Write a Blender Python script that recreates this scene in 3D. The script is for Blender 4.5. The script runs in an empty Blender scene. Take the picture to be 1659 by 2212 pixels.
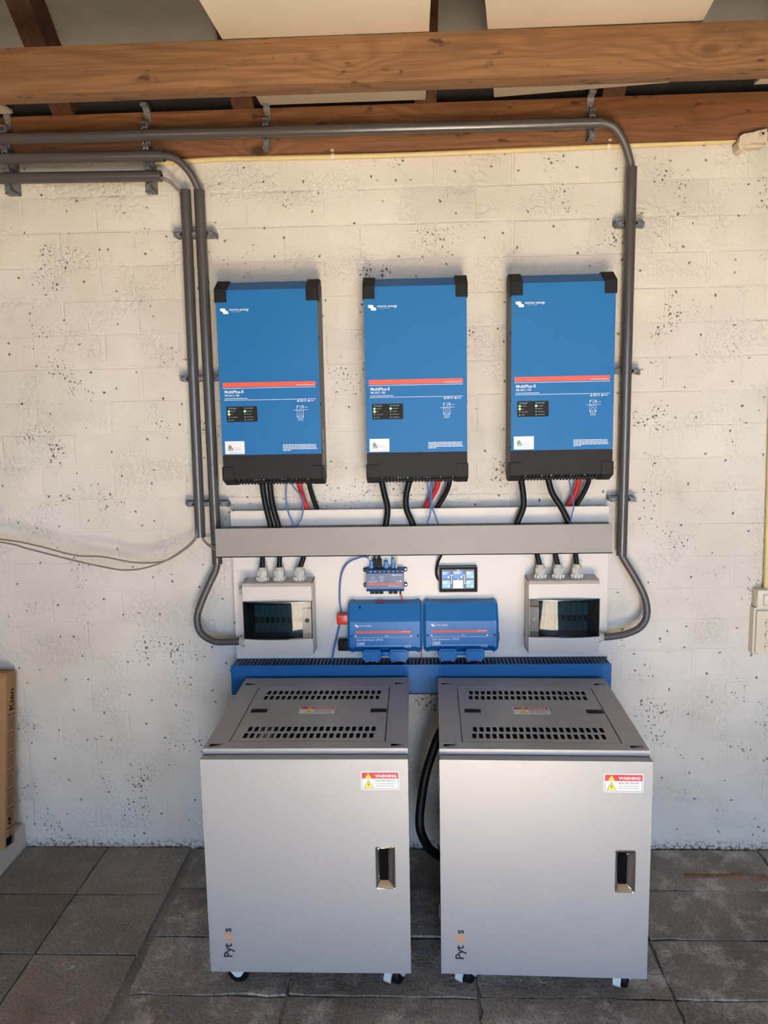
import bpy, bmesh, math, random
from mathutils import Vector, Matrix
random.seed(7)
S = bpy.context.scene
C = S.collection
PI = math.pi

# ------------------------------------------------------------------ camera
cam = bpy.data.objects.new('camera', bpy.data.cameras.new('camera'))
C.objects.link(cam)
cam.data.sensor_fit = 'HORIZONTAL'
cam.data.sensor_width = 36.0
cam.data.lens = 1680.0 * 36.0 / 1659.0
cam.data.clip_start = 0.02
YAW, PITCH, ROLL = 0.0392622, 0.1352508, -0.0185271
fw = Vector((-math.sin(YAW) * math.cos(PITCH), math.cos(YAW) * math.cos(PITCH), -math.sin(PITCH)))
r0 = Vector((math.cos(YAW), math.sin(YAW), 0))
u0 = r0.cross(fw)
rt = r0 * math.cos(ROLL) + u0 * math.sin(ROLL)
up = -r0 * math.sin(ROLL) + u0 * math.cos(ROLL)
mw = Matrix(((rt.x, up.x, -fw.x, 0), (rt.y, up.y, -fw.y, -2.6), (rt.z, up.z, -fw.z, 1.5654), (0, 0, 0, 1)))
cam.matrix_world = mw
S.camera = cam

# ------------------------------------------------------------------ light and exposure
S.view_settings.view_transform = 'Standard'
S.view_settings.look = 'None'
S.view_settings.gamma = 1.0
S.view_settings.use_curve_mapping = False
S.view_settings.exposure = -0.58
S.cycles.adaptive_threshold = 0.25
S.cycles.max_bounces = 4
S.cycles.use_guiding = True
S.cycles.use_surface_guiding = True
S.cycles.diffuse_bounces = 3
S.cycles.glossy_bounces = 3
S.cycles.transmission_bounces = 4
S.cycles.transparent_max_bounces = 6
S.cycles.caustics_reflective = False
S.cycles.caustics_refractive = False
DOOR_X0, DOOR_X1, DOOR_H, REAR_Y = -0.15, 0.75, 2.05, -4.6
WINS = [(-2.1, -1.65, 1.10, 2.05), (1.15, 1.95, 0.80, 2.05)]  # the right one is unseen, added for sky light on the lower wall
LEFT_X, RIGHT_X = -2.7, 2.1
world = bpy.data.worlds.new('sky')
S.world = world
world.use_nodes = True
bg = world.node_tree.nodes['Background']
bg.inputs['Color'].default_value = (0.45, 0.655, 1.0, 1)
bg.inputs['Strength'].default_value = 32.0
sun = bpy.data.objects.new('sun', bpy.data.lights.new('sun', 'SUN'))
C.objects.link(sun)
sun.data.energy = 620.0
sun.data.color = (1.0, 0.89, 0.74)
sun.data.angle = math.radians(0.6)
sun_dir = Vector((-0.02, 0.765, -0.644)).normalized()          # in through the open doorway, down on the floor behind the camera
sun.rotation_euler = sun_dir.to_track_quat('-Z', 'Y').to_euler()
def portal(name, x0, x1, z0, z1):
    o = bpy.data.objects.new(name, bpy.data.lights.new(name, 'AREA'))
    C.objects.link(o)
    o.data.shape = 'RECTANGLE'
    o.data.size, o.data.size_y = x1 - x0, z1 - z0
    o.data.cycles.is_portal = True
    o.location = ((x0 + x1) / 2, REAR_Y - 0.1, (z0 + z1) / 2)
    o.rotation_euler = (PI / 2, 0, 0)
portal('doorway_portal', DOOR_X0, DOOR_X1, 0.0, DOOR_H)
for wn in WINS:
    portal('window_portal', *wn)

# ------------------------------------------------------------------ materials
def newmat(name):
    m = bpy.data.materials.new(name)
    m.use_nodes = True
    return m, m.node_tree, m.node_tree.nodes['Principled BSDF']

def nd(t, typ, **kw):
    n = t.nodes.new(typ)
    for k, v in kw.items():
        if k in n.inputs.keys():
            n.inputs[k].default_value = v
        else:
            setattr(n, k, v)
    return n

def mth(t, op, a, b=None, c=None, clamp=False):
    n = t.nodes.new('ShaderNodeMath')
    n.operation = op
    n.use_clamp = clamp
    for i, v in enumerate((a, b, c)):
        if v is None:
            continue
        if isinstance(v, (int, float)):
            n.inputs[i].default_value = v
        else:
            t.links.new(v, n.inputs[i])
    return n.outputs[0]

def mixc(t, f, a, b):
    n = t.nodes.new('ShaderNodeMix')
    n.data_type = 'RGBA'
    for i, v in ((0, f), (6, a), (7, b)):
        if isinstance(v, (int, float)):
            n.inputs[i].default_value = v
        elif isinstance(v, tuple):
            n.inputs[i].default_value = (*v[:3], 1)
        else:
            t.links.new(v, n.inputs[i])
    return n.outputs[2]

def ramp(t, v, lo, hi):
    n = t.nodes.new('ShaderNodeMapRange')
    n.inputs['From Min'].default_value = lo
    n.inputs['From Max'].default_value = hi
    t.links.new(v, n.inputs['Value'])
    return n.outputs[0]

def noise(t, vec, scale, detail=3.0, rough=0.5, dist=0.0):
    n = nd(t, 'ShaderNodeTexNoise', Scale=scale, Detail=detail, Roughness=rough, Distortion=dist)
    if vec is not None:
        t.links.new(vec, n.inputs['Vector'])
    return n.outputs['Fac']

def voro(t, vec, scale, rnd=1.0):
    n = nd(t, 'ShaderNodeTexVoronoi', Scale=scale, Randomness=rnd)
    t.links.new(vec, n.inputs['Vector'])
    return n.outputs['Distance']

def vmap(t, vec, scale=(1, 1, 1), loc=(0, 0, 0)):
    n = nd(t, 'ShaderNodeMapping')
    n.inputs['Scale'].default_value = scale
    n.inputs['Location'].default_value = loc
    t.links.new(vec, n.inputs['Vector'])
    return n.outputs[0]

def bump(t, h, strength, dist, normal=None):
    n = nd(t, 'ShaderNodeBump', Strength=strength, Distance=dist)
    t.links.new(h, n.inputs['Height'])
    if normal is not None:
        t.links.new(normal, n.inputs['Normal'])
    return n.outputs[0]

def M(name, col, rough=0.5, metal=0.0, var=0.06, vscale=14.0, bmp=0.0, bscale=500.0, bdist=0.0006, spec=0.5, coat=0.0):
    m, t, b = newmat(name)
    pos = nd(t, 'ShaderNodeTexCoord').outputs['Object']
    n = noise(t, pos, vscale, 4.0, 0.6)
    t.links.new(mixc(t, n, tuple(c * (1 - var) for c in col), tuple(min(1, c * (1 + var)) for c in col)), b.inputs['Base Color'])
    b.inputs['Roughness'].default_value = rough
    b.inputs['Metallic'].default_value = metal
    b.inputs['Specular IOR Level'].default_value = spec
    b.inputs['Coat Weight'].default_value = coat
    if bmp:
        t.links.new(bump(t, noise(t, pos, bscale, 2.0), bmp, bdist), b.inputs['Normal'])
    return m

def emit(name, col, strength, base=(0.02, 0.02, 0.02)):
    m, t, b = newmat(name)
    b.inputs['Base Color'].default_value = (*base, 1)
    b.inputs['Emission Color'].default_value = (*col, 1)
    b.inputs['Emission Strength'].default_value = strength
    return m

def flat2(t, horizontal):
    """surface coordinates in metres: (x, z) on a wall, (x, y) on a floor"""
    pos = nd(t, 'ShaderNodeNewGeometry').outputs['Position']
    sep = nd(t, 'ShaderNodeSeparateXYZ')
    t.links.new(pos, sep.inputs[0])
    cmb = nd(t, 'ShaderNodeCombineXYZ')
    t.links.new(sep.outputs['X'], cmb.inputs[0])
    t.links.new(sep.outputs['Y' if horizontal else 'Z'], cmb.inputs[1])
    return cmb.outputs[0], sep.outputs['Z']

def noise2(t, vec, scale, detail=2.0, rough=0.5, out='Fac'):
    n = nd(t, 'ShaderNodeTexNoise', noise_dimensions='2D', Scale=scale, Detail=detail, Roughness=rough)
    t.links.new(vec, n.inputs['Vector'])
    return n.outputs[out]

def voro2(t, vec, scale):
    n = nd(t, 'ShaderNodeTexVoronoi', voronoi_dimensions='2D', Scale=scale)
    t.links.new(vec, n.inputs['Vector'])
    return n.outputs['Distance']

def warp2(t, vec, scale, amp):
    off = nd(t, 'ShaderNodeVectorMath', operation='MULTIPLY_ADD')
    t.links.new(noise2(t, vec, scale, 1.0, 0.5, 'Color'), off.inputs[0])
    off.inputs[1].default_value = (amp, amp, 0)
    t.links.new(vec, off.inputs[2])
    return off.outputs[0]

def wall_paint():
    m, t, b = newmat('white_paint_on_rough_brick')
    uv, z = flat2(t, False)
    big = noise2(t, uv, 2.2, 3.0, 0.6)
    col = mixc(t, ramp(t, big, 0.3, 0.7), (0.60, 0.555, 0.475), (0.69, 0.65, 0.575))
    # open pores in the brick, in clusters, more of them low down
    wuv = warp2(t, uv, 150.0, 0.011)
    patch = noise2(t, vmap(t, uv, (1, 1, 1), (3.1, 1.7, 0)), 5.5, 2.0, 0.6)
    dens = mth(t, 'ADD', patch, mth(t, 'MULTIPLY', ramp(t, z, 1.4, 0.05), 0.045))
    p1 = mth(t, 'LESS_THAN', voro2(t, wuv, 46.0), mth(t, 'MULTIPLY', ramp(t, dens, 0.56, 0.84), 0.24))
    p2 = mth(t, 'LESS_THAN', voro2(t, vmap(t, wuv, (1, 1.1, 1), (5, 2, 0)), 88.0), mth(t, 'MULTIPLY', ramp(t, dens, 0.57, 0.84), 0.22))
    p3 = mth(t, 'LESS_THAN', voro2(t, vmap(t, wuv, (1, 1, 1), (9, 4, 0)), 9.0), 0.032)
    pit = mth(t, 'MAXIMUM', mth(t, 'MAXIMUM', p1, p2), p3)
    # damp mould line along the foot of the wall
    foot = mth(t, 'MULTIPLY', ramp(t, z, 0.036, 0.0), ramp(t, noise2(t, uv, 75.0, 3.0, 0.7), 0.47, 0.62))
    dirt = mth(t, 'MAXIMUM', mth(t, 'MULTIPLY', pit, 0.88), mth(t, 'MINIMUM', foot, 0.9))
    t.links.new(mixc(t, dirt, col, (0.070, 0.062, 0.052)), b.inputs['Base Color'])
    b.inputs['Roughness'].default_value = 0.6
    b.inputs['Specular IOR Level'].default_value = 0.3
    # wrinkled, flaking thick paint in patches, smoother between
    rp = ramp(t, noise2(t, vmap(t, uv, (1, 1.5, 1), (1.2, 6.3, 0)), 5.2, 1.0, 0.5), 0.48, 0.68)
    wr = ramp(t, noise2(t, wuv, 62.0, 1.5, 0.5), 0.40, 0.66)
    h = mth(t, 'MULTIPLY', wr, mth(t, 'MULTIPLY_ADD', rp, 0.85, 0.15))
    h = mth(t, 'SUBTRACT', h, mth(t, 'MULTIPLY', p1, 1.2))
    h = mth(t, 'MULTIPLY_ADD', noise2(t, uv, 260.0, 1.0), 0.35, h)
    t.links.new(bump(t, h, 1.0, 0.0023), b.inputs['Normal'])
    return m

def concrete(name, c0, c1, dust=0.4, seedloc=(0, 0, 0)):
    m, t, b = newmat(name)
    uv, z = flat2(t, True)
    uv = vmap(t, uv, (1, 1, 1), seedloc)
    oi = nd(t, 'ShaderNodeObjectInfo').outputs['Random']
    col = mixc(t, ramp(t, noise2(t, uv, 3.0, 3.0, 0.6), 0.3, 0.7), c0, c1)
    med = noise2(t, uv, 9.0, 5.0, 0.68)
    col = mixc(t, mth(t, 'MULTIPLY', ramp(t, med, 0.50, 0.80), dust), col, tuple(min(1, c * 1.9 + 0.04) for c in c1))
    fl = noise2(t, uv, 130.0, 3.0, 0.7)
    col = mixc(t, mth(t, 'MULTIPLY', ramp(t, fl, 0.44, 0.70), 0.60), col, tuple(c * 0.36 for c in c0))
    sp = mth(t, 'LESS_THAN', voro2(t, warp2(t, vmap(t, uv, (1, 1.5, 1)), 60.0, 0.03), 15.0), mth(t, 'MULTIPLY', ramp(t, med, 0.5, 0.72), 0.15))
    col = mixc(t, mth(t, 'MULTIPLY', sp, 0.75), col, (0.52, 0.47, 0.41))
    hs = nd(t, 'ShaderNodeHueSaturation')
    t.links.new(col, hs.inputs['Color'])
    t.links.new(mth(t, 'MULTIPLY_ADD', oi, 0.34, 0.83), hs.inputs['Value'])
    t.links.new(hs.outputs[0], b.inputs['Base Color'])
    b.inputs['Roughness'].default_value = 0.85
    b.inputs['Specular IOR Level'].default_value = 0.25
    h = mth(t, 'MULTIPLY_ADD', noise2(t, uv, 38.0, 3.0, 0.65), 1.2, mth(t, 'MULTIPLY', fl, 0.8))
    t.links.new(bump(t, h, 0.9, 0.004), b.inputs['Normal'])
    return m

def wood(name, c_dark, c_mid, c_light, axis='X', knots=True, seedloc=(0, 0, 0)):
    m, t, b = newmat(name)
    pos = vmap(t, nd(t, 'ShaderNodeTexCoord').outputs['Object'], (1, 1, 1), seedloc)
    if axis == 'Y':
        r = nd(t, 'ShaderNodeMapping')
        r.inputs['Rotation'].default_value = (0, 0, PI / 2)
        t.links.new(pos, r.inputs['Vector'])
        pos = r.outputs[0]
    # knots: cells stretched along the grain, in the plane of the face
    kv = vmap(t, pos, (2.6, 3.0, 5.2))
    kn = nd(t, 'ShaderNodeTexVoronoi', Scale=1.0, Randomness=1.0)
    t.links.new(kv, kn.inputs['Vector'])
    kd = kn.outputs['Distance']
    infl = mth(t, 'POWER', ramp(t, kd, 0.42, 0.0), 2.2)
    sep = nd(t, 'ShaderNodeSeparateXYZ')
    t.links.new(vmap(t, pos, (1, 1, 1)), sep.inputs[0])
    warp = noise(t, vmap(t, pos, (1.3, 8.0, 8.0)), 1.0, 3.0, 0.5)
    g = mth(t, 'ADD', mth(t, 'MULTIPLY', mth(t, 'ADD', sep.outputs['Z'], mth(t, 'MULTIPLY', sep.outputs['Y'], 0.6)), 62.0), mth(t, 'MULTIPLY', warp, 13.0))
    g = mth(t, 'ADD', g, mth(t, 'MULTIPLY', infl, 6.0))
    ring = mth(t, 'MULTIPLY_ADD', mth(t, 'SINE', mth(t, 'MULTIPLY', g, 3.4)), 0.5, 0.5)
    fib = noise(t, vmap(t, pos, (6.0, 150.0, 150.0)), 1.0, 3.0, 0.6)
    lg = noise(t, vmap(t, pos, (1.4, 6.0, 6.0), (2, 1, 4)), 1.0, 4.0, 0.6)
    col = mixc(t, ramp(t, lg, 0.28, 0.72), c_mid, c_light)
    col = mixc(t, mth(t, 'MULTIPLY', mth(t, 'POWER', ring, 2.0), 0.38), col, c_dark)
    col = mixc(t, mth(t, 'MULTIPLY', ramp(t, fib, 0.42, 0.75), 0.55), col, c_dark)
    st = ramp(t, noise(t, vmap(t, pos, (14.0, 30.0, 34.0), (7, 3, 1)), 1.0, 3.0, 0.6), 0.62, 0.70)
    col = mixc(t, mth(t, 'MULTIPLY', st, 0.8), col, tuple(c * 0.45 for c in c_dark))
    if knots:
        col = mixc(t, mth(t, 'MULTIPLY', ramp(t, kd, 0.115, 0.04), 0.9), col, tuple(c * 0.40 for c in c_dark))
    t.links.new(col, b.inputs['Base Color'])
    b.inputs['Roughness'].default_value = 0.72
    b.inputs['Specular IOR Level'].default_value = 0.3
    h = mth(t, 'MULTIPLY_ADD', ring, 0.4, fib)
    t.links.new(bump(t, h, 0.55, 0.0016), b.inputs['Normal'])
    return m

def tinted_glass(name, tint):
    m = bpy.data.materials.new(name)
    m.use_nodes = True
    t = m.node_tree
    t.nodes.clear()
    out = nd(t, 'ShaderNodeOutputMaterial')
    tr = nd(t, 'ShaderNodeBsdfTransparent')
    tr.inputs['Color'].default_value = (*tint, 1)
    gl = nd(t, 'ShaderNodeBsdfGlossy')
    gl.inputs['Roughness'].default_value = 0.035
    gl.inputs['Color'].default_value = (0.9, 0.95, 1, 1)
    fr = nd(t, 'ShaderNodeFresnel')
    fr.inputs['IOR'].default_value = 1.52
    mx = nd(t, 'ShaderNodeMixShader')
    t.links.new(fr.outputs[0], mx.inputs[0])
    t.links.new(tr.outputs[0], mx.inputs[1])
    t.links.new(gl.outputs[0], mx.inputs[2])
    t.links.new(mx.outputs[0], out.inputs['Surface'])
    return m

MT = dict(
    wall=wall_paint(),
    plaster=M('side_wall_brick', (0.20, 0.17, 0.14), 0.8, var=0.1, vscale=3, bmp=0.4, bscale=60, bdist=0.003),
    tile=concrete('grey_concrete_tile', (0.215, 0.185, 0.155), (0.295, 0.258, 0.220), 0.25),
    paver=concrete('worn_concrete_paver', (0.235, 0.202, 0.174), (0.38, 0.34, 0.30), 0.95, (4, 2, 0)),
    slab=concrete('floor_bed', (0.20, 0.175, 0.15), (0.28, 0.25, 0.215), 0.3, (1, 7, 0)),
    bounce_floor=M('pale_bounce_floor', (0.46, 0.41, 0.34), 0.85, var=0.15, vscale=5),  # unseen floor kept pale to throw sunlight upwards
    redbrick=concrete('red_floor_brick', (0.20, 0.10, 0.065), (0.30, 0.145, 0.09), 0.5, (3, 3, 0)),
    outside=M('asphalt_yard', (0.085, 0.078, 0.066), 0.9, var=0.15, vscale=6),
    joist=wood('rough_sawn_joist_wood', (0.085, 0.038, 0.015), (0.180, 0.090, 0.037), (0.245, 0.130, 0.058), seedloc=(0.4, 0.02, 0.011)),
    plate=wood('rough_sawn_plate_wood', (0.075, 0.028, 0.011), (0.175, 0.070, 0.028), (0.245, 0.112, 0.048), seedloc=(3.3, 1, 0.4)),
    rafter=wood('old_rafter_wood', (0.03, 0.012, 0.006), (0.066, 0.025, 0.011), (0.095, 0.040, 0.018), axis='Y', knots=False),
    roof=M('grey_fibre_cement', (0.215, 0.20, 0.178), 0.8, var=0.25, vscale=9, bmp=0.4, bscale=160, bdist=0.002),
    eave_shade=M('black_eave_shade', (0.012, 0.011, 0.010), 0.9, var=0.3, vscale=30),  # black stands in for the unlit hollow above the wall plate
    board=M('cream_insulation_board', (0.60, 0.535, 0.43), 0.7, var=0.06, vscale=5, bmp=0.2, bscale=300),
    conduit=M('dark_grey_pvc', (0.070, 0.067, 0.063), 0.24, var=0.05, spec=0.5),
    clip=M('grey_clip_plastic', (0.135, 0.138, 0.146), 0.5, var=0.08, vscale=60),
    cable=M('grey_cable_jacket', (0.075, 0.069, 0.066), 0.45, var=0.12, vscale=70),
    thin=M('light_grey_cable_jacket', (0.19, 0.165, 0.14), 0.5),
    pipe=M('aged_yellow_pipe', (0.62, 0.50, 0.24), 0.5, var=0.16, vscale=9),
    ivory=M('ivory_plastic', (0.66, 0.60, 0.47), 0.45, var=0.06),
    ivory_old=M('dusty_ivory_plastic', (0.58, 0.50, 0.38), 0.6, var=0.2, vscale=70),
    panel=M('white_melamine', (0.745, 0.685, 0.60), 0.5, var=0.025, vscale=20),
    plinth=M('grubby_white_paint', (0.52, 0.47, 0.40), 0.7, var=0.25, vscale=12, bmp=0.5, bscale=40, bdist=0.003),
    duct=M('grey_duct_plastic', (0.26, 0.245, 0.215), 0.5, var=0.04, vscale=160),
    duct_in=M('grey_duct_finger', (0.27, 0.255, 0.225), 0.5),
    bduct=M('blue_duct_plastic', (0.007, 0.11, 0.31), 0.45, spec=0.3, var=0.05, vscale=160),
    bduct_in=M('blue_duct_finger', (0.030, 0.075, 0.155), 0.5),
    vblue=M('blue_powder_coat', (0.008, 0.135, 0.36), 0.5, spec=0.25, var=0.05, vscale=220, bmp=0.15, bscale=900),
    lblue=M('blue_plastic', (0.008, 0.145, 0.40), 0.42, spec=0.35, var=0.03),
    nblue=M('dark_blue_anodised', (0.016, 0.065, 0.18), 0.42, var=0.04),
    side=M('grey_painted_metal_side', (0.055, 0.052, 0.049), 0.5, var=0.05),
    black=M('black_plastic', (0.006, 0.0055, 0.0055), 0.6, spec=0.22, var=0.05, bmp=0.15, bscale=700),
    blackg=M('charcoal_lower_cover', (0.012, 0.011, 0.011), 0.6, spec=0.22, var=0.08, vscale=60),
    void=M('dark_recess', (0.004, 0.004, 0.005), 0.9, spec=0.05),
    rubber=M('black_rubber', (0.004, 0.004, 0.0045), 0.5, spec=0.25),
    red=M('red_rubber', (0.50, 0.018, 0.022), 0.4),
    redcap=M('red_cap', (0.62, 0.035, 0.02), 0.35),
    pink=M('pink_cable_end', (0.62, 0.09, 0.12), 0.5),
    bluec=M('blue_data_cable', (0.045, 0.12, 0.33), 0.45),
    bluecon=M('blue_connector', (0.03, 0.17, 0.46), 0.4),
    clear=M('clear_cable', (0.55, 0.53, 0.48), 0.3),
    white=M('white_plastic', (0.78, 0.80, 0.78), 0.4, var=0.03),
    caster=M('pale_caster_plastic', (0.62, 0.70, 0.68), 0.4, var=0.04),
    print=M('white_print', (0.78, 0.84, 0.88), 0.5, var=0),
    printdim=M('grey_print', (0.30, 0.30, 0.30), 0.5, var=0),
    redprint=M('red_print', (0.68, 0.085, 0.045), 0.5, var=0),
    ink=M('black_ink', (0.012, 0.012, 0.02), 0.5, var=0),
    greenink=M('sticker_green_ink', (0.18, 0.24, 0.16), 0.5, var=0),
    blueink=M('sticker_blue_ink', (0.20, 0.32, 0.45), 0.5, var=0),
    sticker=M('white_sticker', (0.76, 0.76, 0.77), 0.4, var=0.01),
    enc=M('light_grey_enclosure', (0.565, 0.53, 0.475), 0.42, var=0.02),
    gland=M('grey_gland_plastic', (0.50, 0.49, 0.43), 0.4, var=0.04),
    window=tinted_glass('smoked_window', (0.11, 0.23, 0.27)),
    winframe=M('smoked_window_edge', (0.012, 0.02, 0.024), 0.25),
    latch=M('smoked_latch', (0.075, 0.085, 0.10), 0.3, var=0.2, vscale=120),
    inner=M('breaker_grey', (0.30, 0.32, 0.32), 0.5),
    cab=M('silver_grey_powder_coat', (0.345, 0.348, 0.354), 0.42, metal=0.12, var=0.03, vscale=240, bmp=0.12, bscale=1200),
    cab_dark_shade=M('cabinet_dark_and_shade', (0.060, 0.056, 0.054), 0.5),  # grey darkened for the sides' shadow; also the dark modules inside
    chrome=M('chrome', (0.72, 0.71, 0.70), 0.07, metal=1.0, var=0.0),
    warnred=M('warning_red', (0.55, 0.012, 0.028), 0.45, var=0),
    yellow=M('warning_yellow', (0.80, 0.62, 0.045), 0.45, var=0),
    orange=M('orange_print', (0.75, 0.27, 0.05), 0.5, var=0),
    card=M('brown_cardboard', (0.31, 0.172, 0.070), 0.8, var=0.1, vscale=7, bmp=0.1),
    cardink=M('cardboard_print', (0.19, 0.115, 0.055), 0.8, var=0.3, vscale=160),
    ring=M('pale_disc', (0.85, 0.84, 0.80), 0.4),
    brass=M('screw_metal', (0.45, 0.36, 0.20), 0.35, metal=0.8),
    scr_dark=emit('screen_background', (0.16, 0.20, 0.28), 0.9),
    scr_blue=emit('screen_blue', (0.06, 0.20, 0.85), 2.0),
    scr_mid=emit('screen_light_blue', (0.20, 0.45, 0.95), 2.0),
    scr_white=emit('screen_white', (0.75, 0.93, 1.0), 2.6),
    led_g=emit('green_led', (0.16, 1.0, 0.30), 3.5),
    led_y=emit('yellow_led', (1.0, 0.70, 0.10), 3.5),
    led_off=M('unlit_led', (0.42, 0.40, 0.36), 0.4),
)

# ------------------------------------------------------------------ mesh helpers
def bm_new():
    return bmesh.new()

def box(bm, x0, x1, y0, y1, z0, z1, bev=0.0, seg=2, mtx=None):
    vs = [bm.verts.new((x, y, z)) for x in (x0, x1) for y in (y0, y1) for z in (z0, z1)]
    idx = ((0, 1, 3, 2), (4, 6, 7, 5), (0, 4, 5, 1), (2, 3, 7, 6), (0, 2, 6, 4), (1, 5, 7, 3))
    fs = [bm.faces.new([vs[i] for i in f]) for f in idx]
    geo = vs
    if bev:
        es = list({e for f in fs for e in f.edges})
        r = bmesh.ops.bevel(bm, geom=es, offset=bev, segments=seg, affect='EDGES', profile=0.5)
        geo = list({v for f in r['faces'] for v in f.verts} | {v for v in vs if v.is_valid})
    if mtx is not None:
        bmesh.ops.transform(bm, matrix=mtx, verts=geo)
    return bm

def prism(bm, poly, a0, a1, axis='X', mtx=None):
    """poly of (u, v); axis X: (y, z) swept in x; Y: (x, z) swept in y; Z: (x, y) swept in z"""
    def P(u, v, a):
        return (a, u, v) if axis == 'X' else ((u, a, v) if axis == 'Y' else (u, v, a))
    A = [bm.verts.new(P(u, v, a0)) for u, v in poly]
    B = [bm.verts.new(P(u, v, a1)) for u, v in poly]
    n = len(poly)
    bm.faces.new(A)
    bm.faces.new(B[::-1])
    for i in range(n):
        j = (i + 1) % n
        bm.faces.new((A[i], B[i], B[j], A[j]))
    if mtx is not None:
        bmesh.ops.transform(bm, matrix=mtx, verts=A + B)
    return bm

def rrect(x0, x1, y0, y1, r, n=4):
    pts = []
    for cx, cy, a in ((x1 - r, y1 - r, 0), (x0 + r, y1 - r, 90), (x0 + r, y0 + r, 180), (x1 - r, y0 + r, 270)):
        for k in range(n + 1):
            q = math.radians(a + 90 * k / n)
            pts.append((cx + r * math.cos(q), cy + r * math.sin(q)))
    return pts

def disc(cx, cy, r, n=16, sy=1.0):
    return [(cx + r * math.cos(2 * PI * k / n), cy + r * sy * math.sin(2 * PI * k / n)) for k in range(n)]

def plate(bm, outer, holes, a0, a1, axis='Y'):
    """flat plate with real holes: outline and holes in (u, v), swept from a0 to a1"""
    def P(u, v, a):
        return (u, a, v) if axis == 'Y' else (u, v, a)
    edges = []
    for loop in [outer] + holes:
        vs = [bm.verts.new(P(u, v, a0)) for u, v in loop]
        edges += [bm.edges.new((vs[i], vs[(i + 1) % len(vs)])) for i in range(len(vs))]
    r = bmesh.ops.triangle_fill(bm, edges=edges, use_beauty=True, use_dissolve=False)
    fs = [g for g in r['geom'] if isinstance(g, bmesh.types.BMFace)]
    e = bmesh.ops.extrude_face_region(bm, geom=fs)
    d = (0, a1 - a0, 0) if axis == 'Y' else (0, 0, a1 - a0)
    bmesh.ops.translate(bm, verts=[g for g in e['geom'] if isinstance(g, bmesh.types.BMVert)], vec=d)
    return bm

def cyl(bm, p0, p1, r, n=20, r2=None):
    p0, p1 = Vector(p0), Vector(p1)
    d = (p1 - p0)
    q = d.to_track_quat('Z', 'Y').to_matrix().to_4x4()
    mtx = Matrix.Translation((p0 + p1) / 2) @ q
    bmesh.ops.create_cone(bm, cap_ends=True, segments=n, radius1=r, radius2=r if r2 is None else r2, depth=d.length, matrix=mtx)
    return bm

def smooth_path(pts, sub=10):
    P = [Vector(p) for p in pts]
    if len(P) < 3:
        return P
    out = []
    Q = [P[0] * 2 - P[1]] + P + [P[-1] * 2 - P[-2]]
    for i in range(1, len(Q) - 2):
        a, b, c, d = Q[i - 1:i + 3]
        for k in range(sub):
            s = k / sub
            out.append(0.5 * ((2 * b) + (c - a) * s + (2 * a - 5 * b + 4 * c - d) * s * s + (3 * b - a - 3 * c + d) * s ** 3))
    out.append(P[-1])
    return out

def tube(bm, pts, r, n=12, sub=10, smooth=True):
    P = smooth_path(pts, sub) if smooth else [Vector(p) for p in pts]
    tg = [(P[min(i + 1, len(P) - 1)] - P[max(i - 1, 0)]).normalized() for i in range(len(P))]
    nrm = Vector((0, -1, 0.01))
    rings = []
    for p, tt in zip(P, tg):
        nrm = (nrm - tt * nrm.dot(tt))
        if nrm.length < 1e-4:
            nrm = tt.orthogonal()
        nrm.normalize()
        bi = tt.cross(nrm)
        rings.append([bm.verts.new(p + (nrm * math.cos(2 * PI * k / n) + bi * math.sin(2 * PI * k / n)) * r) for k in range(n)])
    for a, b in zip(rings, rings[1:]):
        for k in range(n):
            bm.faces.new((a[k], a[(k + 1) % n], b[(k + 1) % n], b[k]))
    bm.faces.new(rings[0][::-1])
    bm.faces.new(rings[-1])
    return bm

def pipe_mesh(bm, p0, p1, r, ri, n=32):
    """straight pipe with an open bore"""
    p0, p1 = Vector(p0), Vector(p1)
    q = (p1 - p0).to_track_quat('Z', 'Y')
    L = (p1 - p0).length
    prof = [(ri, 0), (r, 0), (r, L), (ri, L)]
    R = []
    for rr, zz in prof:
        R.append([bm.verts.new(p0 + q @ Vector((rr * math.cos(2 * PI * k / n), rr * math.sin(2 * PI * k / n), zz))) for k in range(n)])
    for i in range(4):
        a, b = R[i], R[(i + 1) % 4]
        for k in range(n):
            bm.faces.new((a[k], a[(k + 1) % n], b[(k + 1) % n], b[k]))
    return bm

def mesh_of(bm, name, mat, smooth=None):
    bmesh.ops.recalc_face_normals(bm, faces=bm.faces[:])
    me = bpy.data.meshes.new(name)
    bm.to_mesh(me)
    bm.free()
    if mat is not None:
        me.materials.append(MT[mat] if isinstance(mat, str) else mat)
    if smooth is not None:
        for p in me.polygons:
            p.use_smooth = True
        me.set_sharp_from_angle(angle=math.radians(smooth))
    return me

def place(name, me, parent=None, loc=(0, 0, 0), rot=(0, 0, 0)):
    o = bpy.data.objects.new(name, me)
    C.objects.link(o)
    o.parent = parent
    o.location = loc
    o.rotation_euler = rot
    return o

def obj(name, bm, mat, parent=None, smooth=35, loc=(0, 0, 0), rot=(0, 0, 0)):
    return place(name, mesh_of(bm, name, mat, smooth), parent, loc, rot)

def tag(o, label=None, cat=None, group=None, kind=None):
    if label:
        o['label'] = label
    if cat:
        o['category'] = cat
    if group:
        o['group'] = group
    if kind:
        o['kind'] = kind
    return o

def thing(name, label, cat, loc=(0, 0, 0), rot=(0, 0, 0), group=None):
    return tag(place(name, None, None, loc, rot), label, cat, group)

def copy_tree(o, parent=None):
    c = o.copy()
    C.objects.link(c)
    c.parent = parent
    for ch in list(o.children):
        copy_tree(ch, c)
    return c

def bx(name, mat, parent, *a, bev=0.0, **k):
    return obj(name, box(bm_new(), *a, bev=bev), mat, parent, **k)

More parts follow.
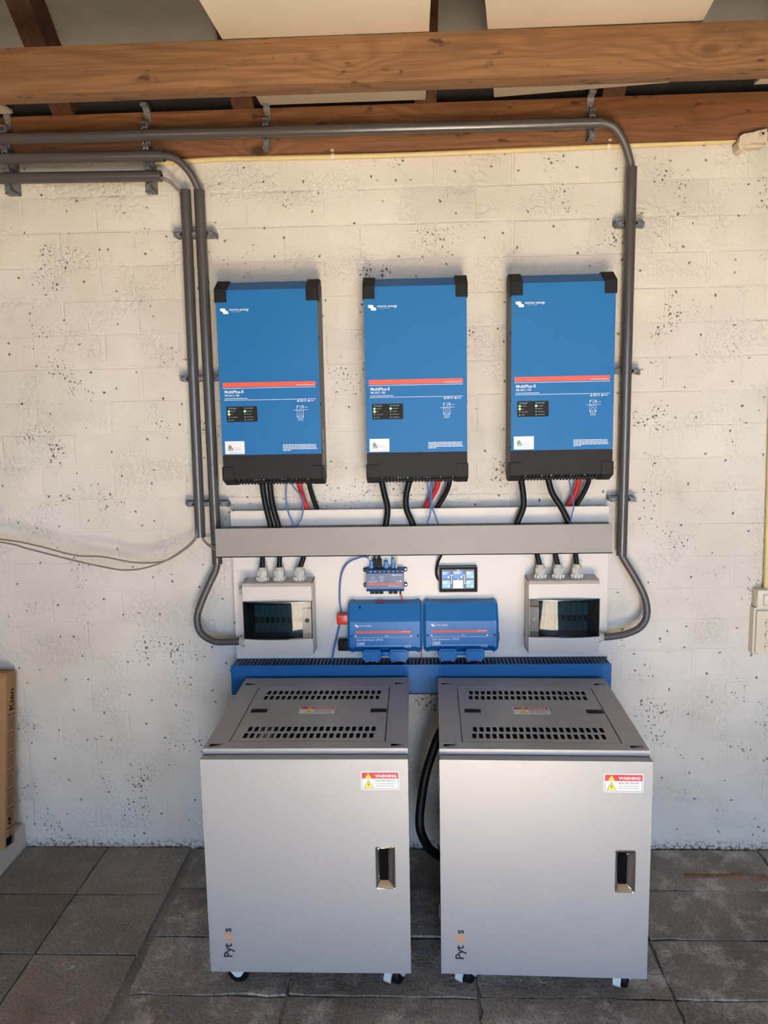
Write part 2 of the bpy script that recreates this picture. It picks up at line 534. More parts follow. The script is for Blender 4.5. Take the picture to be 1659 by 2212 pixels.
# flat print ---------------------------------------------------------------
_tc = {}
def text_me(body, size, bold, mat, align):
    key = (body, size, bold, mat, align)
    if key not in _tc:
        cu = bpy.data.curves.new('lettering', 'FONT')
        cu.body = body
        cu.size = size
        cu.align_x = align
        cu.offset = bold * size
        cu.extrude = 0.00012
        cu.resolution_u = 2
        o = bpy.data.objects.new('lettering', cu)
        C.objects.link(o)
        dg = bpy.context.evaluated_depsgraph_get()
        me = bpy.data.meshes.new_from_object(o.evaluated_get(dg))
        bpy.data.objects.remove(o)
        me.name = 'lettering'
        me.materials.clear()
        me.materials.append(MT[mat])
        _tc[key] = me
    return _tc[key]

def text(body, size, x, y, z, mat, parent, align='LEFT', bold=0.0, rot=(PI / 2, 0, 0), name='lettering'):
    return place(name, text_me(body, size, bold, mat, align), parent, (x, y, z), rot)

def scribble(bm, x0, x1, y, z, h, seed=0):
    """a line of print too small to read: word-long strokes"""
    rnd = random.Random(seed)
    x = x0
    while x < x1 - h:
        w = min(rnd.uniform(1.6, 5.0) * h, x1 - x)
        box(bm, x, x + w, y - 0.00012, y + 0.00012, z, z + h)
        x += w + h * 0.7
    return bm

def flat(bm, poly, y, th=0.00015):
    return prism(bm, poly, y - th, y + th, 'Y')

# ------------------------------------------------------------------ the setting
w = bm_new()
box(w, LEFT_X, RIGHT_X, 0.0016, 0.22, -0.05, 2.40)
wall_back = tag(obj('wall_back', w, 'wall', None, None), 'white painted rough brick wall behind the equipment', kind='structure')
CH, BL, J = 0.1095, 0.246, 0.0030
def brick_mesh(L, Hh, seed):
    b = bm_new()
    box(b, -L / 2, L / 2, 0.0, 0.05, -Hh / 2, Hh / 2, bev=0.004, seg=2)
    rnd = random.Random(seed)
    for v in b.verts:
        v.co.x += rnd.uniform(-0.0012, 0.0012)
        v.co.z += rnd.uniform(-0.0014, 0.0014)
        v.co.y += rnd.uniform(-0.0004, 0.0004)
    return mesh_of(b, 'brick', 'wall', 18)
BM = [brick_mesh(BL - J, CH - J, k) for k in range(6)]
BM_low = brick_mesh(BL - J, 0.067 - J, 9)
for j in range(-1, 21):
    zt = 2.257 - CH * j
    h = CH
    if zt > 2.36:
        zt = 2.366
    off = 0.0 if j % 2 == 0 else 0.118
    zc = zt - CH / 2
    me_choice = BM
    if j == 20:
        zc, me_choice = 0.0335, [BM_low]
    for k in range(-2, 12):
        xc = -1.268 + off + BL * k + BL / 2
        place('brick', random.choice(me_choice), wall_back, (xc + random.uniform(-0.003, 0.003), random.uniform(-0.0006, 0.0008), zc), (0, random.uniform(-0.006, 0.006), 0))

for nm, x0, x1 in (('wall_left', LEFT_X - 0.2, LEFT_X), ('wall_right', RIGHT_X, RIGHT_X + 0.2)):
    b = bm_new()
    prism(b, [(0.22, -0.05), (0.22, 2.6), (-2.3, 4.55), (REAR_Y - 0.2, 2.6), (REAR_Y - 0.2, -0.05)], x0, x1, 'X')
    tag(obj(nm, b, 'plaster', None, None), 'painted side wall of the shed', kind='structure')
b = bm_new()
plate(b, [(LEFT_X, -0.05), (RIGHT_X, -0.05), (RIGHT_X, 2.62), (LEFT_X, 2.62)], [[(DOOR_X0, -0.04), (DOOR_X1, -0.04), (DOOR_X1, DOOR_H), (DOOR_X0, DOOR_H)], *[[(a, c), (b_, c), (b_, d), (a, d)] for a, b_, c, d in WINS]], REAR_Y - 0.2, REAR_Y, 'Y')
tag(obj('wall_rear', b, 'plaster', None, None), 'rear wall with the open doorway behind the viewer', kind='structure')
b = bm_new()
box(b, -14, 14, -18, REAR_Y - 0.2, -0.15, -0.06)
tag(obj('ground_outside', b, 'outside', None, None), 'asphalt yard outside the doorway', kind='structure')

b = bm_new()
box(b, -3.4, -0.75, -6.9, REAR_Y - 0.2, 2.30, 2.40)
box(b, 0.95, 3.0, -6.9, REAR_Y - 0.2, 2.30, 2.40)
tag(obj('sun_blocker_outside', b, 'outside', None, None), 'unseen slabs added outside to keep sun off the rear windows', kind='structure')  # sun blockers out of view, added so only the doorway lets sun in

# floor: bed, square tiles on the left, worn pavers on the right
b = bm_new()
box(b, LEFT_X, RIGHT_X, REAR_Y - 0.2, 0.22, -0.12, -0.012)
floor = tag(obj('floor', b, 'slab', None, None), 'worn grey concrete paving on the floor', kind='structure')
obj('bounce_floor_slab', box(bm_new(), LEFT_X, RIGHT_X, REAR_Y - 0.1, -1.44, -0.05, -0.002), 'bounce_floor', floor, None)  # extra floor piece behind the camera, added to bounce sun up the wall
def tile_me(wx, wy, mat, jag, seed, n=9, edge=0.0011):
    rnd = random.Random(seed)
    def side(p, q):
        return [(p[0] + (q[0] - p[0]) * k / n + rnd.uniform(-jag, jag), p[1] + (q[1] - p[1]) * k / n + rnd.uniform(-jag, jag)) for k in range(n)]
    a, c = wx / 2, wy / 2
    poly = side((-a, -c), (a, -c)) + side((a, -c), (a, c)) + side((a, c), (-a, c)) + side((-a, c), (-a, -c))
    bb = bm_new()
    prism(bb, poly, -0.03, 0.0, 'Z')
    bb.faces.ensure_lookup_table()
    topf = [f for f in bb.faces if all(v.co.z > -0.001 for v in f.verts)]
    r = bmesh.ops.inset_region(bb, faces=topf, thickness=edge * 2, depth=0.0)
    for v in bb.verts:
        if v.co.z > -0.001 and not any(v in f.verts for f in topf):
            v.co.z -= edge
    return mesh_of(bb, 'tile', mat, 50)
TX = [-2.04, -1.735, -1.43, -1.125, -0.821]
TILE = [tile_me(0.299, 0.2725, 'tile', 0.0014, k, 7, 0.0008) for k in range(4)]
for i in range(1, 4):
    for j in range(5):
        yc = -0.006 - 0.279 * j - 0.1395
        place('floor_tile', TILE[(i + j) % 4], floor, ((TX[i] + TX[i + 1]) / 2, yc, random.uniform(-0.002, 0.001)), (random.uniform(-0.003, 0.003), random.uniform(-0.003, 0.003), random.uniform(-0.004, 0.004)))
PX = [-0.800, -0.362, 0.155, 0.670, 1.185, 1.70]
PAV = {}
for i in range(5):
    wx = PX[i + 1] - PX[i]
    for j in range(6):
        y1 = -0.012 - 0.2335 * j
        yc = y1 - 0.1167
        me = PAV.setdefault((i == 0, j % 3), tile_me(wx - 0.009, 0.2265, 'paver', 0.0048 if i == 0 else 0.0036, 20 + j + i))
        place('paver', me, floor, ((PX[i] + PX[i + 1]) / 2, yc, random.uniform(-0.0045, 0.0015)), (random.uniform(-0.010, 0.006), random.uniform(-0.006, 0.006), random.uniform(-0.006, 0.006)))
for x, y, s in ((0.715, -0.168, 0.11), (0.98, -0.166, 0.2), (1.19, -0.176, 0.2)):
    bb = bm_new()
    box(bb, -s / 2, s / 2, -0.012, 0.012, -0.03, 0.0025, bev=0.005)
    for v in bb.verts:
        v.co.y += random.uniform(-0.003, 0.003)
        v.co.z += random.uniform(-0.002, 0.001)
    obj('red_brick_edge', bb, 'redbrick', floor, 50, (x, y, 0.0))
# plinth along the left side
b = bm_new()
box(b, -1.75, -1.43, -1.5, 0.0, -0.01, 0.088, bev=0.006)
for v in b.verts:
    v.co.x += random.uniform(-0.003, 0.003)
    v.co.z += random.uniform(-0.002, 0.002)
tag(obj('trim_1', b, 'plinth', None, 40), 'low white plinth at the left foot of the wall', kind='structure')

# roof
SL = math.radians(40)
def roof_pt(y, off=0.0):
    return 2.50 - math.tan(SL) * (y + 0.03) + off / math.cos(SL)
ceiling = tag(place('ceiling', None), 'underside of the pitched roof', kind='structure')
ys = [0.25, -0.36, -1.10, -1.85, -2.32]
for k in range(4):
    y0, y1 = ys[k], ys[k + 1]
    o0 = 0.125
    b = bm_new()
    prism(b, [(y0, roof_pt(y0, o0)), (y1 - 0.10, roof_pt(y1 - 0.10, o0 - 0.014)), (y1 - 0.10, roof_pt(y1 - 0.10, o0 - 0.005)), (y0, roof_pt(y0, o0 + 0.009))], LEFT_X, RIGHT_X, 'X')
    obj('roof_sheet', b, 'roof', ceiling, None)
b = bm_new()
zr = roof_pt(-2.3, 0.125)
prism(b, [(-2.28, zr), (REAR_Y - 0.4, zr - math.tan(SL) * (-REAR_Y + 0.4 - 2.28)), (REAR_Y - 0.4, zr + 0.02 - math.tan(SL) * (-REAR_Y + 0.4 - 2.28)), (-2.28, zr + 0.02)], LEFT_X, RIGHT_X, 'X')
obj('roof_sheet', b, 'roof', ceiling, None)
b = bm_new()
prism(b, [(0.02, 2.495), (0.14, 2.495), (0.14, 2.40), (0.20, 2.40), (0.20, 2.60), (0.02, roof_pt(0.02, 0.125))], LEFT_X, RIGHT_X, 'X')
obj('eave_shade_board', b, 'eave_shade', ceiling, None)  # eave closing board, coloured black to give the shade in the gap
rl = ['old brown rafter at the upper left corner', 'old brown rafter just left of the wide cream board', 'old brown rafter in the narrow gap between the two cream boards', 'old brown rafter above the right cream board', 'old brown rafter at the upper right corner']
for xc, lb in zip((-1.095, -0.52, 0.052, 0.63, 1.21), rl):
    b = bm_new()
    prism(b, [(0.2, roof_pt(0.2)), (-2.3, roof_pt(-2.3)), (-2.3, roof_pt(-2.3, 0.10)), (0.2, roof_pt(0.2, 0.10))], xc - 0.034, xc + 0.034, 'X')
    tag(obj('rafter', b, 'rafter', None, None), lb, 'rafter', 'roof rafters')

# timber
b = bm_new()
box(b, LEFT_X, RIGHT_X, -0.555, -0.487, 2.36, 2.470, bev=0.003)
tag(obj('ceiling_joist', b, 'joist', None, 40), 'wide brown sawn ceiling joist across the top, in front of the wall', 'beam')
b = bm_new()
box(b, LEFT_X, RIGHT_X, -0.030, 0.12, 2.362, 2.498, bev=0.003)
tag(obj('wall_plate_beam', b, 'plate', None, 40), 'reddish brown beam lying on the wall behind the grey pipes', 'beam')

def board(x0, x1, y0, y1, yaw, label, pivot):
    bb = bm_new()
    box(bb, x0, x1, y0, y1, 0.0, 0.012, bev=0.002)
    return tag(obj('insulation_board', bb, 'board', None, 40, (pivot[0], pivot[1], 2.5005), (math.radians(3.2), 0, yaw)), label, 'board', 'cream boards on the joists')
board(-0.46, 0.052, -1.7, 0.0, 0, 'wide cream board above the joist, left of centre', (0, -0.044))
board(0.0, 0.515, -1.7, 0.0, -math.radians(7.6), 'cream board lying askew above the joist, right of centre', (0.262, -0.044))
board(-1.75, -1.247, -0.47, 0.0, 0, 'cream board end showing above the beam at the far left', (0, -0.044))
board(1.035, 1.55, -0.47, 0.0, -0.03, 'cream board end showing above the beam at the far right', (0, -0.044))

# ------------------------------------------------------------------ pipes, clips and cables on the wall
def conduit(p0, p1, label, r=0.0172):
    b = bm_new()
    pipe_mesh(b, p0, p1, r, r - 0.0022)
    return tag(obj('conduit_pipe', b, 'conduit', None, 30), label, 'pipe', 'grey conduit pipes')
conduit((-1.95, -0.072, 2.420), (0.584, -0.072, 2.4065), 'long grey conduit pipe across the beam, topmost of three')
conduit((-1.95, -0.072, 2.366), (-0.765, -0.072, 2.351), 'short level grey conduit pipe, middle of three at upper left')
conduit((-1.95, -0.072, 2.309), (-0.777, -0.072, 2.292), 'short level grey conduit pipe, lowest of three at upper left')
conduit((-0.7125, -0.042, 2.256), (-0.7205, -0.042, 1.140), 'upright grey conduit pipe, left one of the pair')
conduit((-0.668, -0.042, 2.255), (-0.6675, -0.042, 1.048), 'upright grey conduit pipe, right one of the pair, ending behind the grey trunking')
conduit((0.6868, -0.042, 2.284), (0.6835, -0.042, 1.062), 'single upright grey conduit pipe right of the inverters')

def cable(name, label, pts, r, mat, cat='cable', group=None, n=12):
    return tag(obj(name, tube(bm_new(), pts, r, n), mat, None, 60), label, cat, group)

# saddle clips; local frame: pipe runs along X, mounting face y = 0, pipe axis at y = -d
def clip_meshes(d, r, wedge=True):
    base = bm_new()
    box(base, -0.009, 0.009, -max(0.008, d - r - 0.001), 0.0, -r - 0.012, r + 0.012, bev=0.001)
    jaws = []
    for s in (1, -1):
        j = bm_new()
        z0, z1 = s * (r + 0.001), s * (r + 0.020)
        lo, hi = min(z0, z1), max(z0, z1)
        box(j, -0.0085, 0.0085, -d - 0.003, -0.001, lo + (0.005 if s > 0 else 0), hi - (0.005 if s < 0 else 0), bev=0.001)
        for q in (-1, 1):
            box(j, q * 0.0085 - (0.0045 if q > 0 else 0), q * 0.0085 + (0.0045 if q < 0 else 0), -d - 0.003, -0.004, lo, hi, bev=0.0006)
        jaws.append(j)
    return mesh_of(base, 'clip_base', 'clip', 35), [mesh_of(j, 'clip_jaw', 'clip', 35) for j in jaws]
CL_WALL = clip_meshes(0.042, 0.0175)
CL_BEAM = clip_meshes(0.042, 0.0175)
CL_DEEP = clip_meshes(0.072, 0.0175)
def end_tip():
    t = bm_new()
    for k in (-1, 0, 1):
        prism(t, [(k * 0.006 - 0.0022, 0.0), (k * 0.006 + 0.0022, 0.0), (k * 0.006 - 0.0025, -0.010), (k * 0.006 - 0.0062, -0.010)], -0.040, -0.006, 'Y')
    box(t, -0.0088, 0.0088, -0.040, 0.0, -0.003, 0.001)
    return mesh_of(t, 'clip_tip', 'clip', 35)
TIP = end_tip()
def clip(kind, loc, label, vertical=False, tips=()):
    t = thing('pipe_clip', label, 'clip', loc, (0, PI / 2 if vertical else 0, 0), 'grey pipe clips')
    place('clip_base', kind[0], t)
    for j in kind[1]:
        place('clip_jaw', j, t)
    for s in tips:
        o = place('clip_tip', TIP, t, (0, 0 if kind is not CL_DEEP else -0.03, -s * 0.036 if s > 0 else 0.036))
        if s < 0:
            o.rotation_euler = (0, PI, 0)
    return t
cols = [(-1.272, 'at the left picture edge'), (-0.823, 'left of the pipe bends'), (-0.444, 'above the left inverter'), (0.558, 'beside the right bend')]
for x, wh in cols:
    zt = 2.4195 - (x + 1.95) * 0.00533
    clip(CL_BEAM, (x, -0.030, zt), 'grey clip on the topmost level pipe, ' + wh, tips=(1,) if x > -0.5 else ())
    # the open, unused clip of the same rail just above the pipe
    e = thing('open_pipe_clip', 'empty open grey clip on the beam above the topmost pipe, ' + wh, 'clip', (x, -0.030, zt + 0.062), (0, 0, 0), 'empty clips on the beam')
    b = bm_new()
    prism(b, [(0.0, -0.024), (-0.010, -0.024), (-0.006, -0.008), (-0.006, 0.008), (-0.012, 0.022), (-0.024, 0.028), (-0.030, 0.034), (-0.030, 0.040), (-0.012, 0.038), (0.0, 0.030)], -0.010, 0.010, 'X')
    obj('clip_back', b, 'clip', e, 40)
    bx('clip_jaw', 'clip', e, -0.009, 0.009, -0.045, -0.004, -0.040, -0.020, bev=0.001)
    bx('clip_lip', 'clip', e, -0.010, 0.010, -0.044, -0.024, 0.026, 0.036, bev=0.001)
    obj('screw', cyl(bm_new(), (0, -0.011, 0), (0, -0.005, 0), 0.0045), 'brass', e)
for x, wh in cols[:2]:
    clip(CL_DEEP, (x + 0.001, 0.0, 2.3655 - (x + 1.95) * 0.0127), 'grey clip on the middle level pipe, ' + wh)
    clip(CL_DEEP, (x + 0.002, 0.0, 2.309 - (x + 1.95) * 0.0145), 'grey clip on the lowest level pipe, ' + wh, tips=(1,))
for z, wh in ((2.122, 'top row'), (1.666, 'middle row'), (1.252, 'bottom row')):
    clip(CL_WALL, (-0.7135 - (2.256 - z) * 0.0072, 0, z), 'wall clip on the left upright pipe of the pair, ' + wh, True, (1,))
    clip(CL_WALL, (-0.668, 0, z), 'wall clip on the right upright pipe of the pair, ' + wh, True, (-1,))
    clip(CL_WALL, (0.6868 - (2.284 - z) * 0.0027, 0, z - 0.003), 'wall clip on the single upright pipe right of the inverters, ' + wh, True, (1, -1))

cable('power_cable', 'thick grey cable bending from the middle level pipe down into the upright pair', [(-0.90, -0.072, 2.353), (-0.79, -0.072, 2.352), (-0.755, -0.072, 2.350), (-0.722, -0.070, 2.337), (-0.690, -0.062, 2.303), (-0.672, -0.050, 2.264), (-0.668, -0.043, 2.235), (-0.668, -0.042, 2.15)], 0.0112, 'cable', group='thick grey power cables')
cable('power_cable', 'thick grey cable bending from the topmost pipe down into the right upright pipe', [(0.45, -0.072, 2.4075), (0.57, -0.072, 2.4068), (0.600, -0.072, 2.404), (0.626, -0.070, 2.392), (0.654, -0.062, 2.358), (0.676, -0.050, 2.312), (0.685, -0.044, 2.272), (0.687, -0.042, 2.18)], 0.0118, 'cable', group='thick grey power cables')
for k, lb in ((0, 'upper'), (1, 'lower')):
    cable('data_cable', 'thin grey cable, %s of two, bending from the lowest level pipe to the upright one' % lb, [(-0.85, -0.072, 2.287 - k * 0.004), (-0.785, -0.072, 2.289 - k * 0.006), (-0.757, -0.069, 2.282 - k * 0.008), (-0.737, -0.060, 2.264 - k * 0.008), (-0.7245 - k * 0.004, -0.048, 2.243), (-0.7165, -0.042, 2.18)], 0.0028, 'thin', group='thin grey data cables')
cable('data_cable', 'thin grey cable sagging to the left across the bare wall, upper one', [(-1.75, -0.10, 1.19), (-1.371, -0.11, 1.152), (-1.248, -0.11, 1.129), (-1.126, -0.11, 1.096), (-1.033, -0.108, 1.089), (-0.926, -0.105, 1.068), (-0.833, -0.10, 1.070), (-0.772, -0.085, 1.100), (-0.730, -0.060, 1.140), (-0.724, -0.048, 1.20)], 0.0028, 'thin', group='thin grey data cables')
cable('data_cable', 'thin grey cable sagging to the left across the bare wall, lower one', [(-1.75, -0.10, 1.20), (-1.372, -0.11, 1.143), (-1.280, -0.112, 1.120), (-1.143, -0.11, 1.082), (-1.036, -0.108, 1.056), (-0.959, -0.106, 1.043), (-0.881, -0.103, 1.052), (-0.801, -0.092, 1.084), (-0.734, -0.062, 1.140), (-0.728, -0.050, 1.20)], 0.0028, 'thin', group='thin grey data cables')
for k, lb in ((0, 'upper'), (1, 'lower')):
    cable('data_cable', 'thin grey cable, %s of two, running from the left upright pipe into the trunking end' % lb, [(-0.7175, -0.042, 1.20), (-0.713, -0.048, 1.147 - k * 0.003), (-0.696, -0.060, 1.124 - k * 0.004), (-0.675, -0.066, 1.114 - k * 0.007), (-0.650, -0.070, 1.108 - k * 0.010), (-0.60, -0.075, 1.10)], 0.0028, 'thin', group='thin grey data cables')
cable('power_cable', 'thick grey cable looping from the upright pair into the left breaker box', [(-0.668, -0.042, 1.14), (-0.668, -0.044, 1.058), (-0.672, -0.048, 1.028), (-0.692, -0.056, 0.985), (-0.722, -0.064, 0.920), (-0.738, -0.070, 0.868), (-0.726, -0.075, 0.818), (-0.680, -0.082, 0.790), (-0.620, -0.085, 0.789), (-0.57, -0.085, 0.790)], 0.0118, 'cable', group='thick grey power cables')
cable('power_cable', 'thick grey cable looping from the right upright pipe into the right breaker box', [(0.6835, -0.042, 1.16), (0.6835, -0.044, 1.075), (0.690, -0.048, 1.050), (0.728, -0.056, 0.985), (0.757, -0.062, 0.924), (0.764, -0.068, 0.868), (0.744, -0.074, 0.828), (0.698, -0.080, 0.806), (0.640, -0.084, 0.797), (0.59, -0.085, 0.797)], 0.0118, 'cable', group='thick grey power cables')

# yellow pipe under the beam and its fittings
cable('yellow_pipe', 'old yellow installation pipe running along the wall under the beam', [(-0.82, -0.008, 2.350), (-0.60, -0.010, 2.3555), (-0.478, -0.010, 2.3545), (-0.08, -0.010, 2.3515), (0.30, -0.010, 2.354), (0.62, -0.010, 2.3575), (1.03, -0.010, 2.362)], 0.0082, 'pipe', 'pipe', 'old yellow pipes')
cable('yellow_pipe', 'old yellow upright pipe above the wall sockets at the right edge', [(1.163, -0.012, 2.33), (1.161, -0.012, 1.6), (1.166, -0.012, 1.25), (1.1685, -0.014, 1.08), (1.1685, -0.020, 0.925)], 0.0085, 'pipe', 'pipe', 'old yellow pipes')
for x, z, lb in ((-0.243, 2.353, 'small pale saddle on the yellow pipe near the middle'), (0.622, 2.3575, 'small pale saddle on the yellow pipe beside the right cable bend'), (1.1655, 1.215, 'small pale saddle on the upright yellow pipe at the right edge')):
    t = thing('pipe_saddle', lb, 'clip', (x, 0, z), group='pipe saddles')
    b = bm_new()
    for k in range(8):
        a0, a1 = PI * k / 8 - PI / 2, PI * (k + 1) / 8 - PI / 2
        prism(b, [(-0.010 - 0.0085 * math.cos(a0), 0.0085 * math.sin(a0)), (-0.010 - 0.011 * math.cos(a0), 0.011 * math.sin(a0)), (-0.010 - 0.011 * math.cos(a1), 0.011 * math.sin(a1)), (-0.010 - 0.0085 * math.cos(a1), 0.0085 * math.sin(a1))], -0.0045, 0.0045, 'X')
    obj('strap', b, 'ivory', t)
    bx('tab', 'ivory', t, -0.0045, 0.0045, -0.034, -0.003, 0.010, 0.017, bev=0.001)
    obj('screw', cyl(bm_new(), (0, -0.037, 0.0145), (0, -0.033, 0.0145), 0.003), 'brass', t)
t = thing('junction_box', 'dusty ivory junction piece at the right end of the yellow pipe', 'junction box', (1.05, 0, 2.355))
b = bm_new()
prism(b, [(-0.042, -0.012), (-0.040, 0.008), (-0.030, 0.014), (0.0, 0.018), (0.012, 0.022), (0.040, 0.027), (0.040, -0.010), (0.034, -0.014), (0.0, -0.012), (-0.022, -0.020)], -0.052, -0.032, 'Y')
obj('cover', b, 'ivory_old', t, 30)
bx('base', 'ivory_old', t, -0.038, 0.040, -0.032, -0.002, -0.020, 0.010, bev=0.003)
b = bm_new(); prism(b, [(-0.044, -0.008), (-0.028, -0.012), (-0.024, -0.034), (-0.032, -0.036), (-0.040, -0.028)], -0.048, -0.002, 'Y')
obj('lower_lug', b, 'ivory_old', t, 30)
bx('end_lug', 'ivory_old', t, 0.040, 0.046, -0.046, -0.002, -0.016, 0.020, bev=0.002)
b = bm_new(); pipe_mesh(b, (0.026, -0.060, 0.012), (0.026, -0.050, 0.012), 0.0085, 0.005, 20)
h = obj('socket_hole', b, 'ivory_old', t)
obj('hole_bottom', cyl(bm_new(), (0.026, -0.0535, 0.012), (0.026, -0.052, 0.012), 0.005), 'black', h)

# switch and triple socket at the right edge
t = thing('wall_switch', 'ivory surface switch above the sockets at the right edge', 'switch', (1.18, 0, 0.878))
bx('housing', 'ivory', t, -0.048, 0.045, -0.045, 0.0, 0.0, 0.062, bev=0.003)
bx('rocker', 'ivory', t, -0.028, 0.025, -0.049, -0.045, 0.012, 0.046, bev=0.002)
b = bm_new()
plate(b, rrect(-0.0305, 0.0275, 0.0095, 0.0485, 0.002), [rrect(-0.0285, 0.0255, 0.0115, 0.0465, 0.002)], -0.0456, -0.0448, 'Y')
obj('rocker_gap', b, 'printdim', t)
t = thing('triple_socket', 'ivory triple wall socket under the switch at the right edge', 'socket', (1.18, 0, 0.712))
b = bm_new()
prism(b, [(-0.052, 0.012), (-0.044, 0.0), (0.060, 0.0), (0.060, 0.164), (-0.052, 0.164)], -0.030, 0.0, 'Y')
obj('housing', b, 'ivory', t)
b = bm_new()
prism(b, [(-0.046, 0.014), (-0.040, 0.006), (0.056, 0.006), (0.056, 0.156), (-0.046, 0.156)], -0.042, -0.030, 'Y')
front = obj('front', b, 'ivory', t)
for k in range(3):
    z = 0.114 - 0.041 * k
    s = obj('outlet', cyl(bm_new(), (0.0, -0.0435, z), (0.0, -0.040, z), 0.0185, 28), 'ivory', t)
    b = bm_new(); pipe_mesh(b, (0, -0.045, z), (0, -0.0425, z), 0.0195, 0.0180, 28)
    obj('rim', b, 'ivory_old', s)
    for dx, dz, rr in ((-0.006, 0.004, 0.002), (0.006, 0.004, 0.002), (0, -0.0165, 0.0026), (-0.0155, 0.003, 0.002), (0, 0.0165, 0.002)):
        obj('contact_hole', cyl(bm_new(), (dx, -0.0441, z + dz), (dx, -0.043, z + dz), rr, 12), 'black', s)

# ------------------------------------------------------------------ white backing panel and trunking
t = thing('backing_panel', 'white backing board holding the breaker boxes and controllers', 'board', (0, -0.05, 0.50))
b = bm_new()
box(b, -0.613, 0.638, 0.0, 0.018, 0.128, 0.728, bev=0.001)
obj('panel', b, 'panel', t)
for x in (-0.55, 0.0, 0.57):
    bx('batten', 'panel', t, x - 0.025, x + 0.025, 0.018, 0.049, 0.135, 0.70)
b = bm_new(); pipe_mesh(b, (-0.531, -0.0028, 0.541), (-0.531, 0.0005, 0.541), 0.0062, 0.002, 20)
obj('screw_cap', b, 'ring', t)
b = bm_new(); pipe_mesh(b, (0.548, -0.0012, 0.546), (0.548, 0.0005, 0.546), 0.0052, 0.0028, 20)
obj('screw_cap', b, 'ivory_old', t)

def trunking(name, label, x0, x1, y_front, z0, z1, mcover, mbody, pitch, gap, rim, cx0, cx1):
    t = thing(name, label, 'cable trunking', ((x0 + x1) / 2, -0.05, z0))
    ox = (x0 + x1) / 2
    H = z1 - z0
    d = y_front + 0.05
    bx('back', mbody, t, x0 - ox, x1 - ox, -0.003, 0.0, 0, H - 0.004)
    b = bm_new()
    plate_pts = [(cx0 - ox, 0), (cx1 - ox, 0), (cx1 - ox, H), (cx0 - ox, H)]
    prism(b, plate_pts, d, d + 0.003, 'Y')
    box(b, cx0 - ox, cx1 - ox, d, d + 0.006, 0, 0.003)
    obj('cover', b, mcover, t)
    for nm, za in (('upper_fingers', H - 0.0045), ('lower_fingers', 0.0035)):
        b = bm_new()
        n = int((x1 - x0) / pitch)
        for k in range(n):
            xa = x0 - ox + k * pitch
            box(b, xa, xa + pitch - gap, d + 0.003, -0.003, za, za + 0.003)
        box(b, x0 - ox, x1 - ox, -0.003 - rim, -0.003, za, za + 0.003)
        if rim > 0.01:
            box(b, x0 - ox, x1 - ox, d + 0.003, d + 0.003 + rim, za, za + 0.003)
        tag(obj(nm, b, mbody, t, None), kind='stuff')
    return t
trunking('grey_trunking', 'long grey slotted cable trunking under the three inverters', -0.616, 0.634, -0.110, 1.082, 1.178, 'duct', 'duct_in', 0.0125, 0.0055, 0.018, -0.652, 0.6355)
trunking('blue_trunking', 'long blue slotted cable trunking behind the two cabinets', -0.612, 0.640, -0.130, 0.6195, 0.7205, 'bduct', 'bduct_in', 0.0125, 0.0050, 0.004, -0.6165, 0.636)

# ------------------------------------------------------------------ inverters
def logo(bm, x, y, z, s):
    """the maker's wave mark: two overlapping rounded slanted bars"""
    def rp(cx, cz, w2, h2, k):
        base = rrect(-w2, w2, -h2, h2, h2 * 0.55, 3)
        return [(cx + u + k * v, cz + v) for u, v in base]
    flat(bm, rp(x + 0.36 * s, z + 0.62 * s, 0.36 * s, 0.20 * s, -0.25), y)
    flat(bm, rp(x + 0.70 * s, z + 0.30 * s, 0.36 * s, 0.20 * s, -0.25), y - 0.0001)
    flat(bm, [(x + 0.40 * s, z + 0.55 * s), (x + 0.62 * s, z + 0.66 * s), (x + 0.66 * s, z + 0.34 * s), (x + 0.46 * s, z + 0.28 * s)], y - 0.00005)
    return bm

